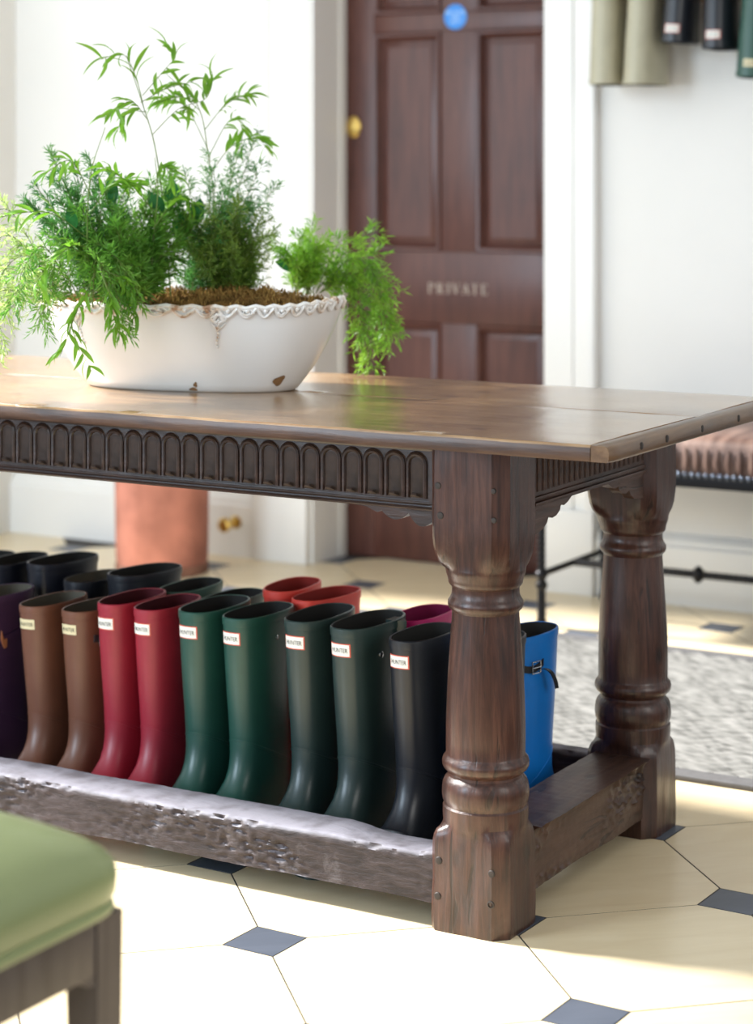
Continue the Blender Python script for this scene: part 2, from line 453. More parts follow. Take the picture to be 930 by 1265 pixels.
# PRIVATE in painted roman capitals
def stroke(mb, x0, z0, x1, z1, w):
    d = Vector((x1-x0, z1-z0)); n = Vector((-d.y, d.x)).normalized() * w / 2
    y0, y1 = DY - 0.0012, DY + 0.0004
    q = [(x0+n.x, z0+n.y), (x1+n.x, z1+n.y), (x1-n.x, z1-n.y), (x0-n.x, z0-n.y)]
    mb.prism(q, 'y', y1, y0)
LET = {'P': [(0.15,0,0.15,1,.2),(0,0,.34,0,.06),(0,1,.3,1,.06),(.3,1,.55,.9,.07),(.57,.93,.57,.58,.18),(.55,.6,.15,.5,.07)],
       'R': [(0.15,0,0.15,1,.2),(0,0,.34,0,.06),(0,1,.3,1,.06),(.3,1,.55,.9,.07),(.57,.93,.57,.6,.18),(.55,.6,.15,.52,.07),(.3,.52,.68,0,.18),(.55,0,.8,0,.06)],
       'I': [(.15,0,.15,1,.2),(0,0,.32,0,.06),(0,1,.32,1,.06)],
       'V': [(.08,1,.4,0,.2),(.4,0,.72,1,.09),(-.05,1,.25,1,.06),(.58,1,.85,1,.06)],
       'A': [(.4,1,.08,0,.09),(.4,1,.72,0,.2),(-.05,0,.22,0,.06),(.55,0,.85,0,.06),(.2,.33,.6,.33,.07)],
       'T': [(.38,0,.38,1,.2),(.2,0,.56,0,.06),(0,.98,.76,.98,.07),(.02,1,.02,.75,.06),(.74,1,.74,.75,.06)],
       'E': [(.15,0,.15,1,.2),(0,0,.6,0,.07),(0,1,.58,1,.07),(.15,.52,.45,.52,.06),(.58,1,.58,.78,.06),(.6,0,.6,.24,.06)]}
M['gilt'] = plain('faded_gilt_paint', (0.34, 0.27, 0.22), 0.5)
m = MB(); x = -1.522; hh = 0.031
for ch, adv in zip('PRIVATE', (0.78, 0.92, 0.5, 0.86, 0.86, 0.9, 0.7)):
    for a, b, c, d, w in LET[ch]: stroke(m, x + a*hh, 0.838 + b*hh, x + c*hh, 0.838 + d*hh, w*hh)
    x += adv * hh * 1.235
obj('private_lettering', m, M['gilt'], door)

# brass door stop on the skirting
ds = thing('door_stop', 'small brass door stop knob on the white skirting board beside the terracotta pot', 'door stop', (-2.104, YW - 0.03, 0.109))
m = MB(); disc_y(m, -2.104, YW - 0.03, 0.109, [(0.02, 0), (0.02, 0.004), (0.008, 0.007), (0.007, 0.05), (0.014, 0.053)], 16); obj('stem', m, M['brass'], ds)
m = MB(); disc_y(m, -2.104, YW - 0.083, 0.109, [(0.014, 0), (0.022, 0.006), (0.023, 0.016), (0.016, 0.024), (0.003, 0.026)], 16); obj('knob', m, M['brass'], ds)

# ------------------------------------------------------------------ refectory table
T0 = Vector((-0.8, 0.36, 0))
table = thing('refectory_table', 'long dark carved oak refectory table with bulbous turned legs', 'table', T0)
ZT, TT = 0.80, 0.026
def worn_slab(name, x0, x1, y0, y1, mat, nx, ny, amp=0.0012, seed=0):
    """plank with soft, slightly uneven edges"""
    bm = bmesh.new()
    xs = [x0 + (x1-x0)*i/nx for i in range(nx+1)]; ys = [y0 + (y1-y0)*j/ny for j in range(ny+1)]
    z0, z1 = ZT - TT, ZT
    sec = [(y0+.001, z0), (y0-.0, z0+.004), (y0, z0+.013), (y0+.001, z1-.005), (y0+.004, z1-.001)] + [(y, z1) for y in ys[1:-1]] + \
          [(y1-.0025, z1-.0006), (y1-.0005, z1-.003), (y1, z0+.01), (y1-.0005, z0+.003), (y1-.003, z0)]
    m = MB(); rings = []
    for i, x in enumerate(xs):
        r = []
        for (y, z) in sec:
            q = noise.noise_vector(Vector((x*9 + seed, y*9, z*14)))
            q2 = noise.noise_vector(Vector((x*40 + seed, y*40, z*40)))
            edge = 1 if (y < y0 + .006 or y > y1 - .006) else 0.35
            r.append((x + (0 if 0 < i < nx else 0), y + q.y*amp*edge*1.3, z + (q.z*amp*0.8 + q2.z*amp*0.35) * (1 if z > z0 + .01 else 0.3)))
        rings.append(r)
    m.loft(rings)
    ns = len(sec)
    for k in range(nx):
        for i in (0, 1, 2): m.m[k*ns + i] = 1       # darker oak on the long front edge
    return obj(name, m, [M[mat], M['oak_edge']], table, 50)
XE = 0.299
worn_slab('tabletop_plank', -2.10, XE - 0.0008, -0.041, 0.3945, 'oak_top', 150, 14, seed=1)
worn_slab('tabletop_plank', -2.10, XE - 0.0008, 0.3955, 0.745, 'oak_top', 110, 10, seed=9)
# breadboard end, a little proud of the planks, worn corner
m = MB(); rings = []
ny = 60
for j in range(ny + 1):
    y = -0.0405 + (0.745 + 0.0405) * j / ny
    k = 0.004 if j in (0, ny) else (0.0015 if j in (1, ny-1) else 0)
    q = noise.noise(Vector((y*14, 3.1, 0))) * 0.0012
    rings.append([(XE + .0008, y, ZT-TT), (XE + .0008, y, ZT - .0008), (XE + .004, y, ZT + .0002 - k*.3), (0.334 - .006 - k, y, ZT + q*.5 - k*.3), (0.334 - .0015 - k + q, y, ZT - .004 - k*.3), (0.334 - k + q, y, ZT - .012), (0.334 - .001 - k + q, y, ZT - TT + .003), (0.334 - .004 - k, y, ZT - TT)])
m.loft(rings); cleat = obj('tabletop_cleat', m, M['oak_cleat'], table, 50)
for yy in (0.075, 0.178, 0.33, 0.5, 0.66):
    m = MB(); n = 14
    m.loft([[(0.3325 + t, yy + r*cos(2*pi*i/n), ZT - 0.0125 + r*0.9*sin(2*pi*i/n)) for i in range(n)] for r, t in ((0.0068, 0), (0.0068, 0.0016), (0.0045, 0.0024))])
    obj('peg', m, M['peg'], cleat)

LH = 0.066
CHM = (0.020, 0.016, 0.0085, 0.022)      # corner bevels: back right, back left, front left, front right
def leg_ring(cx, cy, z, blend, half, r, ch, n=0, wob=0.0):
    out = []
    h = half if half else 0.066
    c1, c2, c3, c4 = CHM
    poly = [(h, -h + c4), (h, h - c1), (h - c1, h), (-h + c2, h), (-h, h - c2), (-h, -h + c3), (-h + c3, -h), (h - c4, -h)]
    for k in range(8):
        (xa, ya), (xb, yb) = poly[k], poly[(k + 1) % 8]
        nn = 14 if k % 2 == 0 else 4
        for q in range(nn):
            t = q / nn
            x, y = xa + (xb - xa)*t, ya + (yb - ya)*t
            a = math.atan2(y, x)
            rr = r + (math.hypot(x, y) - r) * blend
            if wob:
                rr += wob * noise.noise(Vector((cos(a)*2.2 + cx*9, sin(a)*2.2 + cy*5, z*16))) + wob*0.5*noise.noise(Vector((cos(a)*7 + cx*9, sin(a)*7, z*30)))
            out.append((cx + rr*cos(a), cy + rr*sin(a), z))
    return out
LEG = [  # z, square blend, square half, round radius, chamfer, wobble
    (0.000, 1, .0655, .06, .028, .0012), (0.004, 1, .0665, .06, .026, .0012), (0.04, 1, .0665, .06, .026, .0020), (0.08, 1, .0665, .06, .026, .0020),
    (0.12, 1, .0662, .06, .026, .0012), (0.142, 1, .0655, .06, .027, .001), (0.152, .97, .0645, .066, .030, .0008), (0.160, .72, .0645, .068, .034, .0004), (0.166, .25, .064, .0685, .036, 0),
    (0.169, 0, 0, .0682, 0, 0), (0.182, 0, 0, .0692, 0, 0), (0.194, 0, 0, .0690, 0, 0), (0.197, 0, 0, .0668, 0, 0), (0.200, 0, 0, .0672, 0, 0), (0.204, 0, 0, .0692, 0, 0),
    (0.212, 0, 0, .0704, 0, 0), (0.222, 0, 0, .0702, 0, 0), (0.231, 0, 0, .0690, 0, 0), (0.237, 0, 0, .0664, 0, 0), (0.240, 0, 0, .0640, 0, 0), (0.243, 0, 0, .0612, 0, 0), (0.247, 0, 0, .0606, 0, 0), (0.251, 0, 0, .0630, 0, 0),
    (0.254, 0, 0, .0672, 0, .0004), (0.259, 0, 0, .0700, 0, .0006), (0.265, 0, 0, .0706, 0, .0006), (0.271, 0, 0, .0690, 0, .0005), (0.275, 0, 0, .0652, 0, 0), (0.279, 0, 0, .0640, 0, 0),
    (0.30, 0, 0, .0643, 0, .0004), (0.33, 0, 0, .0640, 0, .0004), (0.37, 0, 0, .0628, 0, .0004), (0.41, 0, 0, .0607, 0, .0004), (0.45, 0, 0, .0580, 0, .0004), (0.48, 0, 0, .0558, 0, .0004), (0.498, 0, 0, .0545, 0, 0), (0.506, 0, 0, .0542, 0, 0),
    (0.509, 0, 0, .0565, 0, 0), (0.512, 0, 0, .0595, 0, 0), (0.517, 0, 0, .0612, 0, 0), (0.523, 0, 0, .0608, 0, 0), (0.527, 0, 0, .0580, 0, 0), (0.530, 0, 0, .0565, 0, 0), (0.533, 0, 0, .0552, 0, 0), (0.541, 0, 0, .0545, 0, 0), (0.546, 0, 0, .0548, 0, 0),
    (0.549, 0, 0, .0580, 0, 0), (0.552, 0, 0, .0600, 0, 0), (0.556, 0, 0, .0605, 0, 0), (0.560, 0, 0, .0612, 0, 0), (0.568, 0, 0, .0640, 0, 0), (0.574, 0, 0, .0652, 0, 0), (0.577, .05, .064, .0650, .036, 0), (0.581, .35, .064, .0645, .036, 0), (0.590, .68, .064, .066, .034, .0003),
    (0.602, .88, .0648, .067, .032, .0006), (0.615, .97, .0655, .067, .029, .0008), (0.628, 1, .0662, .06, .027, .001), (0.66, 1, .0665, .06, .026, .001), (0.70, 1, .0665, .06, .026, .001), (0.74, 1, .0665, .06, .026, .001), (0.774, 1, .0665, .06, .026, .001)]
LEGPOS = [(0.066, 0.067), (0.069, 0.657), (-1.72, 0.067), (-1.72, 0.657)]
legs = []
for cx, cy in LEGPOS:
    # extra levels so that long stretches follow the wobble
    lv = []
    for a, b in zip(LEG, LEG[1:]):
        k = max(1, int((b[0]-a[0]) / 0.014))
        for q in range(k):
            t = q / k; lv.append(tuple(a[i] + (b[i]-a[i])*t for i in range(6)))
    lv.append(LEG[-1])
    m = MB(); m.loft([leg_ring(cx, cy, z, bl, hf, r, ch, 64, wb_) for z, bl, hf, r, ch, wb_ in lv])
    legs.append(obj('leg', m, M['oak_v'], table, 32))
# oak pegs through the front leg, plus one empty peg hole
for (px, pz, rr) in ((0.0149, 0.7117, 0.0058), (0.0193, 0.6642, 0.0060), (0.1142, 0.7102, 0.0045), (0.1149, 0.6644, 0.0048), (0.0164, 0.1133, 0.0062), (0.0142, 0.0561, 0.0062), (0.1106, 0.1071, 0.006)):
    m = MB(); disc_y(m, px, 0.0015, pz, [(rr, 0), (rr, 0.0016), (rr*0.85, 0.0026), (rr*0.3, 0.0029)], 14); obj('peg', m, M['peg'], legs[0])
m = MB(); disc_y(m, 0.1092, 0.0015, 0.0584, [(0.0062, 0), (0.0062, 0.0022), (0.0042, 0.0026), (0.0038, -0.006)], 14); obj('peg_hole', m, M['peg'], legs[0])

# carved front apron: board, mouldings, arcade of arches, pendant bracket
ax0, ax1 = -1.654, 0.001
AY, AZ0, AZ1 = 0.016, 0.668, 0.774
m = MB(); m.box((ax0, AY, AZ0), (ax1, AY + 0.03, AZ1))
apron = obj('apron', m, M['oak_x'], table)
m = MB()
for z0, z1, t in ((0.668, 0.674, 0.008), (0.676, 0.682, 0.005), (0.7635, 0.774, 0.006)):
    m.prism([(AY + .002, z0), (AY - t*.6, z0), (AY - t, (z0+z1)/2), (AY - t*.6, z1), (AY + .002, z1)], 'x', ax0, ax1)
m.prism([(-0.0065, 0.676), (-0.0012, 0.676), (-0.0012, 0.764), (-0.0065, 0.764)], 'y', AY + .002, AY - .004)
obj('apron_moulding', m, M['oak_x'], apron)
def arch_mesh():
    m = MB(); w, z0, zs = 0.0158, 0.6865, 0.7405
    path = [(-w, 0, z0), (-w, 0, z0 + .02), (-w, 0, z0 + .04), (-w, 0, zs)] + [(-w*cos(a), 0, zs + w*sin(a)) for a in [pi*k/10 for k in range(1, 10)]] + [(w, 0, zs), (w, 0, z0 + .04), (w, 0, z0 + .02), (w, 0, z0)]
    m.tube(path, 0.0038, 7)
    # thin outer line of the arch head
    w2 = 0.0200
    m.tube([(-w2*cos(a), 0.001, zs + w2*sin(a)) for a in [pi*k/12 for k in range(0, 13)]], 0.0016, 5)
    return m
def niche_mesh():
    m = MB(); w, z0, zs = 0.0122, 0.6875, 0.7395
    out = [(-w, z0), (-w, zs)] + [(-w*cos(pi*k/8), zs + w*sin(pi*k/8)) for k in range(1, 8)] + [(w, zs), (w, z0)]
    rings = []
    for s, y in ((1.0, 0.0010), (0.8, 0.0002), (0.4, -0.0002)):
        rings.append([(x*s, y, 0.715 + (z - 0.715)*(0.6 + 0.4*s)) for x, z in out])
    m.loft(rings, cap0=False)
    # chipped leaf foot
    m.tube([(-.0085, -.003, z0+.001), (-.003, -.0065, z0+.005), (.003, -.0065, z0+.004), (.0085, -.003, z0+.001)], [.002, .0042, .0042, .002], 6)
    return m
am = arch_mesh().mesh('carved_arch', M['oak_x']); nm = niche_mesh().mesh('carved_niche', M['oak_niche'])
for k in range(40):
    x = -0.0325 - 0.0405 * k
    if x < ax0 + 0.02: break
    for nme, me in (('carved_arch', am), ('carved_niche', nm)):
        o = link(nme, me, apron); o.location = (x, AY - 0.0008, 0)
        o.scale = (1 + 0.03*sin(k*2.1), 1, 1)
def bracket_poly(x_end, s):
    """pendant lobed bracket profile, running away from the leg in direction s"""
    q = [(0, .670), (0, .641)]
    def lobe(xa, xb, zt, dep, n=8):
        return [(xa + (xb-xa)*k/n, zt - dep*sin(pi*k/n)**0.8) for k in range(n+1)]
    q += lobe(.003, .047, .655, .015) + lobe(.050, .100, .660, .0125) + [(.108, .657), (.118, .660)] + [(.128, .6645), (.150, .666), (.168, .670)]
    return [(x_end + s*a, z) for a, z in q]
for xe, s_ in ((0.0, -1), (-1.654, 1)):
    m = MB(); m.prism(bracket_poly(xe, s_), 'y', AY + 0.004, AY + 0.026)
    obj('pendant_bracket', m, M['oak_x'], apron)
# end apron between the two right-hand legs
EXo = 0.118
m = MB(); m.box((EXo - 0.028, 0.130, AZ0), (EXo, 0.594, AZ1))
eap = obj('end_apron', m, M['oak_y'], table)
m = MB()
for z0, z1, t in ((0.668, 0.674, 0.007), (0.677, 0.683, 0.005), (0.764, 0.774, 0.005)):
    m.prism([(EXo - .002, z0), (EXo + t*.6, z0), (EXo + t, (z0+z1)/2), (EXo + t*.6, z1), (EXo - .002, z1)][::-1], 'y', 0.131, 0.593) if False else m.box((EXo - .002, 0.131, z0), (EXo + t, 0.593, z1), bev=0.0015)
obj('end_apron_moulding', m, M['oak_y'], eap)
m = MB(); w = 0.0075
m.tube([(0.0, -w, 0.69), (0.0, -w, 0.745)] + [(0.0, -w*cos(pi*k/6), 0.745 + w*sin(pi*k/6)) for k in range(1, 6)] + [(0.0, w, 0.745), (0.0, w, 0.69)], 0.0026, 6)
flute = m.mesh('carved_flute', M['oak_y'])
for k in range(22):
    o = link('carved_flute', flute, eap); o.location = (EXo + 0.0004, 0.144 + 0.0208*k, 0)
def end_bracket(y_end, s):
    q = [(0, .670), (0, .622), (.020, .621), (.040, .625), (.058, .634), (.064, .643), (.078, .639), (.094, .641), (.108, .648), (.112, .656), (.124, .654), (.140, .658), (.152, .664), (.166, .670)]
    return [(y_end + s*a, z) for a, z in q]
for ye, s_ in ((0.131, 1), (0.593, -1)):
    m = MB(); m.prism(end_bracket(ye, s_), 'x', EXo - 0.020, EXo - 0.001)
    obj('end_pendant_bracket', m, M['oak_y'], eap)
m = MB(); m.box((-1.654, 0.69, AZ0), (0.005, 0.715, AZ1)); obj('apron', m, M['oak_x'], table)
m = MB(); m.box((-1.77, 0.130, AZ0), (-1.742, 0.594, AZ1)); obj('end_apron', m, M['oak_y'], table)

# floor rails: worn and pitted
def rail(name, axis, p0, p1, c0, c1, z0, z1, mat, rough=0.002, n=170, dip=None, arris=0.012, seed=0):
    """axis 'x' or 'y'; cross-section from c0 to c1"""
    m = MB(); rings = []
    sec = []
    K = 7
    for i in range(K): sec.append((c0 + (c1-c0)*i/K, z0, 0))
    for i in range(5): sec.append((c1, z0 + (z1-z0)*i/5, 1))
    a = arris
    for i in range(9): sec.append((c1 - (c1-c0-a*.8)*i/8, z1, 2))
    sec.append((c0 + a*.35, z1 - a*.22, 3)); sec.append((c0 + a*.08, z1 - a*.62, 3))
    for i in range(22): sec.append((c0, z1 - a - (z1-z0-a)*i/22, 4))
    for k in range(n + 1):
        t = p0 + (p1-p0)*k/n; r = []
        for c, z, kind in sec:
            q = noise.noise_vector(Vector((t*7 + seed, c*16, z*16))) * 0.6
            q2 = noise.noise_vector(Vector((t*70 + seed, c*90, z*90))) * 0.6
            pit = max(0.0, noise.noise(Vector((t*48, c*70, z*170 + seed))) - 0.02) * rough * 4.5
            mask = max(0.0, min(1.0, 0.35 + 2.2*noise.noise(Vector((t*4.5 + 2, z*16, seed)))))
            pit *= mask
            dc = q.x*rough*1.4 + q2.x*rough*0.8*(0.3+mask); dz = q.z*rough*1.4 + q2.z*rough*0.5
            if kind == 4: dc += pit
            if kind == 3: dc += pit*1.3; dz -= pit*1.2
            if kind == 0: dz += q.y*rough*3
            if dip and kind in (2, 3): dz += dip(t, (c - c0)/(c1 - c0))
            r.append((t, c + dc, z + dz) if axis == 'x' else (c + dc, t, z + dz))
        rings.append(r)
    m.loft(rings)
    return obj(name, m, M[mat], table, 50)
def dip_front(t, f):
    s = max(0.0, min(1.0, (t + 0.21) / 0.09)); s = s*s*(3 - 2*s)
    e = max(0.0, min(1.0, (t + 0.03) / 0.03))
    return -0.010*s*f*(1 - 0.5*e) + 0.004*e
rail('floor_rail', 'x', -1.656, 0.002, 0.010, 0.103, 0.040, 0.117, 'rail_worn', 0.0022, 620, dip_front, 0.010)
rail('floor_rail', 'x', -1.656, 0.004, 0.676, 0.716, 0.036, 0.115, 'rail_worn', 0.002, 150)
rail('end_rail', 'y', 0.131, 0.593, 0.116, 0.022, 0.041, 0.149, 'oak_y', 0.0026, 160, arris=0.022, seed=5)
rail('end_rail', 'y', 0.131, 0.593, -1.77, -1.68, 0.034, 0.145, 'oak_y', 0.002, 40, seed=8)

# ------------------------------------------------------------------ rubber boots
def rubber(name, col, rough=0.42):
    return plain(name, col, rough, 0.5, var=0.08, vscale=18, bump=0.05, bscale=160)
M['lining'] = plain('boot_lining', (0.018, 0.018, 0.017), 0.85, 0.2)
M['lining_light'] = plain('beige_boot_lining', (0.085, 0.078, 0.06), 0.85, 0.2)
M['lining_red'] = plain('red_boot_lining', (0.22, 0.022, 0.018), 0.8, 0.2)
M['lining_pink'] = plain('pink_boot_lining', (0.14, 0.004, 0.04), 0.8, 0.2)
M['lining_maroon'] = plain('maroon_boot_lining', (0.06, 0.008, 0.012), 0.8, 0.2)
M['label_white'] = plain('white_boot_label', (0.78, 0.76, 0.70), 0.5)
M['label_cream'] = plain('cream_boot_label', (0.66, 0.58, 0.36), 0.5)
M['label_red'] = plain('red_label_border', (0.62, 0.10, 0.06), 0.5)
M['label_ink'] = plain('label_ink', (0.03, 0.03, 0.03), 0.5)
M['steel'] = plain('steel_buckle', (0.7, 0.7, 0.7), 0.25, metal=1.0)
M['strap_black'] = plain('black_strap', (0.012, 0.012, 0.014), 0.4)
M['strap_tan'] = plain('tan_strap_tab', (0.42, 0.16, 0.07), 0.5)
RUB = {k: rubber(k + '_rubber', c, r) for k, (c, r) in dict(
    purple=((0.058, 0.026, 0.070), .40), brown=((0.135, 0.053, 0.031), .38), red=((0.27, 0.014, 0.030), .40), green=((0.013, 0.062, 0.047), .34),
    dark_green=((0.018, 0.036, 0.034), .34), black=((0.010, 0.012, 0.017), .36), navy=((0.006, 0.0075, 0.014), .36), orange_red=((0.56, 0.050, 0.035), .4),
    pink=((0.42, 0.006, 0.11), .4), blue=((0.004, 0.15, 0.50), .36), olive=((0.40, 0.37, 0.26), .45), bottle=((0.03, 0.085, 0.065), .42), charcoal=((0.03, 0.03, 0.034), .4)).items()}
BH = 0.395
RINGS = [  # front point (y, z), back point (y, z), half width
    ((-.186, .030), (-.183, .016), .016), ((-.180, .044), (-.172, .013), .030), ((-.165, .056), (-.15, .012), .039), ((-.140, .064), (-.115, .012), .0425),
    ((-.114, .073), (-.065, .012), .0415), ((-.096, .088), (-.02, .012), .038), ((-.082, .106), (.035, .013), .035), ((-.074, .124), (.070, .016), .0345),
    ((-.070, .140), (.083, .034), .035), ((-.068, .155), (.086, .062), .036), ((-.068, .170), (.084, .095), .0365), ((-.0685, .1705), (.0843, .096), .0378), ((-.0685, .1735), (.0838, .103), .0378), ((-.068, .174), (.0832, .104), .0367),
    ((-.069, .19), (.080, .140), .037), ((-.071, .215), (.078, .18), .0375), ((-.075, .25), (.079, .235), .0385), ((-.080, .30), (.083, .295), .0398), ((-.084, .35), (.087, .35), .0408), ((-.0855, .372), (.0885, .372), .0412)]
SE = 2.5
def ring_pts(A, B, w, n=36, off=0.0):
    cy, cz = (A[0]+B[0])/2, (A[1]+B[1])/2
    ay, az = (A[0]-B[0])/2, (A[1]-B[1])/2
    L = math.hypot(ay, az)
    out = []
    for i in range(n):
        a = 2*pi*i/n
        c, s = cos(a), sin(a)
        x = (w + off)*math.copysign(abs(c)**(2/SE), c); q = math.copysign(abs(s)**(2/SE), s)*(1 + off/L)
        out.append((x, cy + ay*q, cz + az*q))
    return out
def shaft_at(z):
    """front y, back y, half width of the upper shaft at height z"""
    for r0, r1 in zip(RINGS[-5:], RINGS[-4:]):
        z0, z1 = r0[0][1], r1[0][1]
        if z <= z1 or r1 is RINGS[-1]:
            t = (z - z0)/(z1 - z0)
            return tuple(r0[i][0] + (r1[i][0]-r0[i][0])*t for i in (0, 1)) + (r0[2] + (r1[2]-r0[2])*t,)
def upper_mb():
    m = MB(); rs = [ring_pts(*r) for r in RINGS]
    rs.append(ring_pts((-.0858, .3925), (.0888, .3925), .0413)); rs.append(ring_pts((-.0855, .394), (.0885, .394), .0409))
    m.loft(rs, 0, True, False)
    return m
def toe_band_mb():
    m = MB()
    for k0, k1 in ((4, 5),):
        A, B, w = RINGS[k0]
        m.loft([ring_pts(A, B, w, off=.0002), ring_pts((A[0]+.002, A[1]+.002), (B[0]+.003, B[1]), w-.0003, off=.0012), ring_pts((A[0]+.004, A[1]+.0038), (B[0]+.008, B[1]), w-.0006, off=.0012), ring_pts((A[0]+.006, A[1]+.0052), (B[0]+.012, B[1]), w-.001, off=.0)], 0, False, False)
    return m
def rim_mb():
    m = MB(); f, b, w = -.0857, .0887, .0413
    rs = [ring_pts((f, z), (b, z), w, off=o) for z, o in ((.3795, -.0005), (.380, .0015), (.388, .0020), (.3935, .0016), (.395, .0), (.3945, -.0018), (.388, -.0022))]
    m.loft(rs, 0, False, False); return m
def lining_mb():
    m = MB()
    rs = [ring_pts((f, z), (b, z), w, off=-.0024) for f, b, w, z in ((-.0857, .0887, .0413, .394), (-.0845, .0875, .0408, .35), (-.075, .079, .0385, .25), (-.068, .078, .037, .15))]
    m.loft(rs, 0, False, True); return m
def sole_mb():
    m = MB()
    def outline(off, y0=-.19, y1=.09):
        pts = []
        prof = [(-.190, .004), (-.184, .022), (-.170, .034), (-.145, .0415), (-.11, .043), (-.07, .038), (-.03, .033), (.01, .032), (.05, .034), (.075, .031), (.088, .018), (.0905, .004)]
        pts = [(w + off, y) for y, w in prof]
        return pts + [(-x, y) for x, y in reversed(pts)]
    o = outline(.001); 
    m.loft([[(x, y, 0.007 if -.06 < y < .012 else 0.0) for x, y in o], [(x, y, .016) for x, y in outline(.0016)], [(x*.97, y, .021) for x, y in o]])
    return m
def label_patch(x0, x1, z0, z1, off, nx=8, nz=2):
    vs_, fs = [], []
    for k in range(nz+1):
        z = z0 + (z1-z0)*k/nz
        f, b, w = shaft_at(min(z, .372))
        for i in range(nx+1):
            x = x0 + (x1-x0)*i/nx
            vs_.append(front_pt(x, z, off))
    for k in range(nz):
        for i in range(nx):
            a = k*(nx+1)+i; fs.append((a, a+1, a+nx+2, a+nx+1))
    return vs_, fs
def front_pt(x, z, off):
    f, b, w = shaft_at(min(z, .372)); w += off
    s = max(0.0, 1 - (abs(x)/w)**SE)**(1/SE)
    cy, a = (f+b)/2, (b-f)/2
    return (x, cy - (a + off)*s, z)
LXC, LW, LZ0, LZ1 = -0.003, 0.0185, 0.348, 0.368
def label_mbs(border):
    lab = MB(); lab.add(*label_patch(LXC-LW, LXC+LW, LZ0, LZ1, .0010))
    brd = None
    if border:
        brd = MB(); brd.add(*label_patch(LXC-LW-.0016, LXC+LW+.0016, LZ0-.0016, LZ1+.0016, .0006))
    v, f = text_mesh('HUNTER', 0.0078)
    wmax = max(p.x for p in v)
    sx = (LW*0.86)/wmax
    tx = MB(); tx.add([front_pt(LXC + p.x*sx, (LZ0+LZ1)/2 + (p.y - .0039), .0014) for p in v], f)
    return lab, brd, tx
def side_pt(y, z, off):
    f, b, w = shaft_at(min(z, .372)); cy, a = (f+b)/2, (b-f)/2
    q = min(0.999, abs((y - cy)/(a + off)))
    return ((w + off)*(1 - q**SE)**(1/SE), y, z)
def strap_mb(y0, z0, y1, z1, wd=0.012, n=14, off=.0022, flare=0.0):
    m = MB(); vs_ = []
    for k in range(n+1):
        t = k/n; y = y0 + (y1-y0)*t; z = z0 + (z1-z0)*t - 0.010*sin(pi*t)
        o = off + flare*t*t
        p0 = side_pt(y, z - wd/2, o); p1 = side_pt(y, z + wd/2, o)
        i0 = side_pt(y, z - wd/2, o - .002); i1 = side_pt(y, z + wd/2, o - .002)
        vs_.append([p0, p1, i1, i0])
    m.loft(vs_); return m
def buckle_mb(y, z, s=0.011):
    m = MB(); o = .005
    pts = [side_pt(y - s, z - s*.9, o), side_pt(y + s, z - s*.9, o), side_pt(y + s, z + s*.9, o), side_pt(y - s, z + s*.9, o), side_pt(y - s, z - s*.9, o)]
    m.tube(pts, 0.0014, 6)
    m.tube([side_pt(y - s, z, o + .001), side_pt(y + s*.9, z, o + .001)], 0.0010, 5); return m
def stud_mb(y, z, r=0.0035):
    m = MB(); c = Vector(side_pt(y, z, 0)); n = 10
    m.loft([[(c.x + t, c.y + q*cos(2*pi*i/n), c.z + q*sin(2*pi*i/n)) for i in range(n)] for q, t in ((r, -.001), (r, .0015), (r*.6, .0028), (r*.1, .003))]); return m
MESH = {}
def cached(key, fn):
    if key not in MESH: MESH[key] = fn()
    return MESH[key]
def with_mat(key, fn, mat):
    def mk():
        base = cached(('base',) + key, lambda: fn().mesh(key[0], M['lining']))
        me = base.copy(); me.name = key[0]; me.materials.clear(); me.materials.append(mat); return me
    return cached(key + (mat.name,), mk)
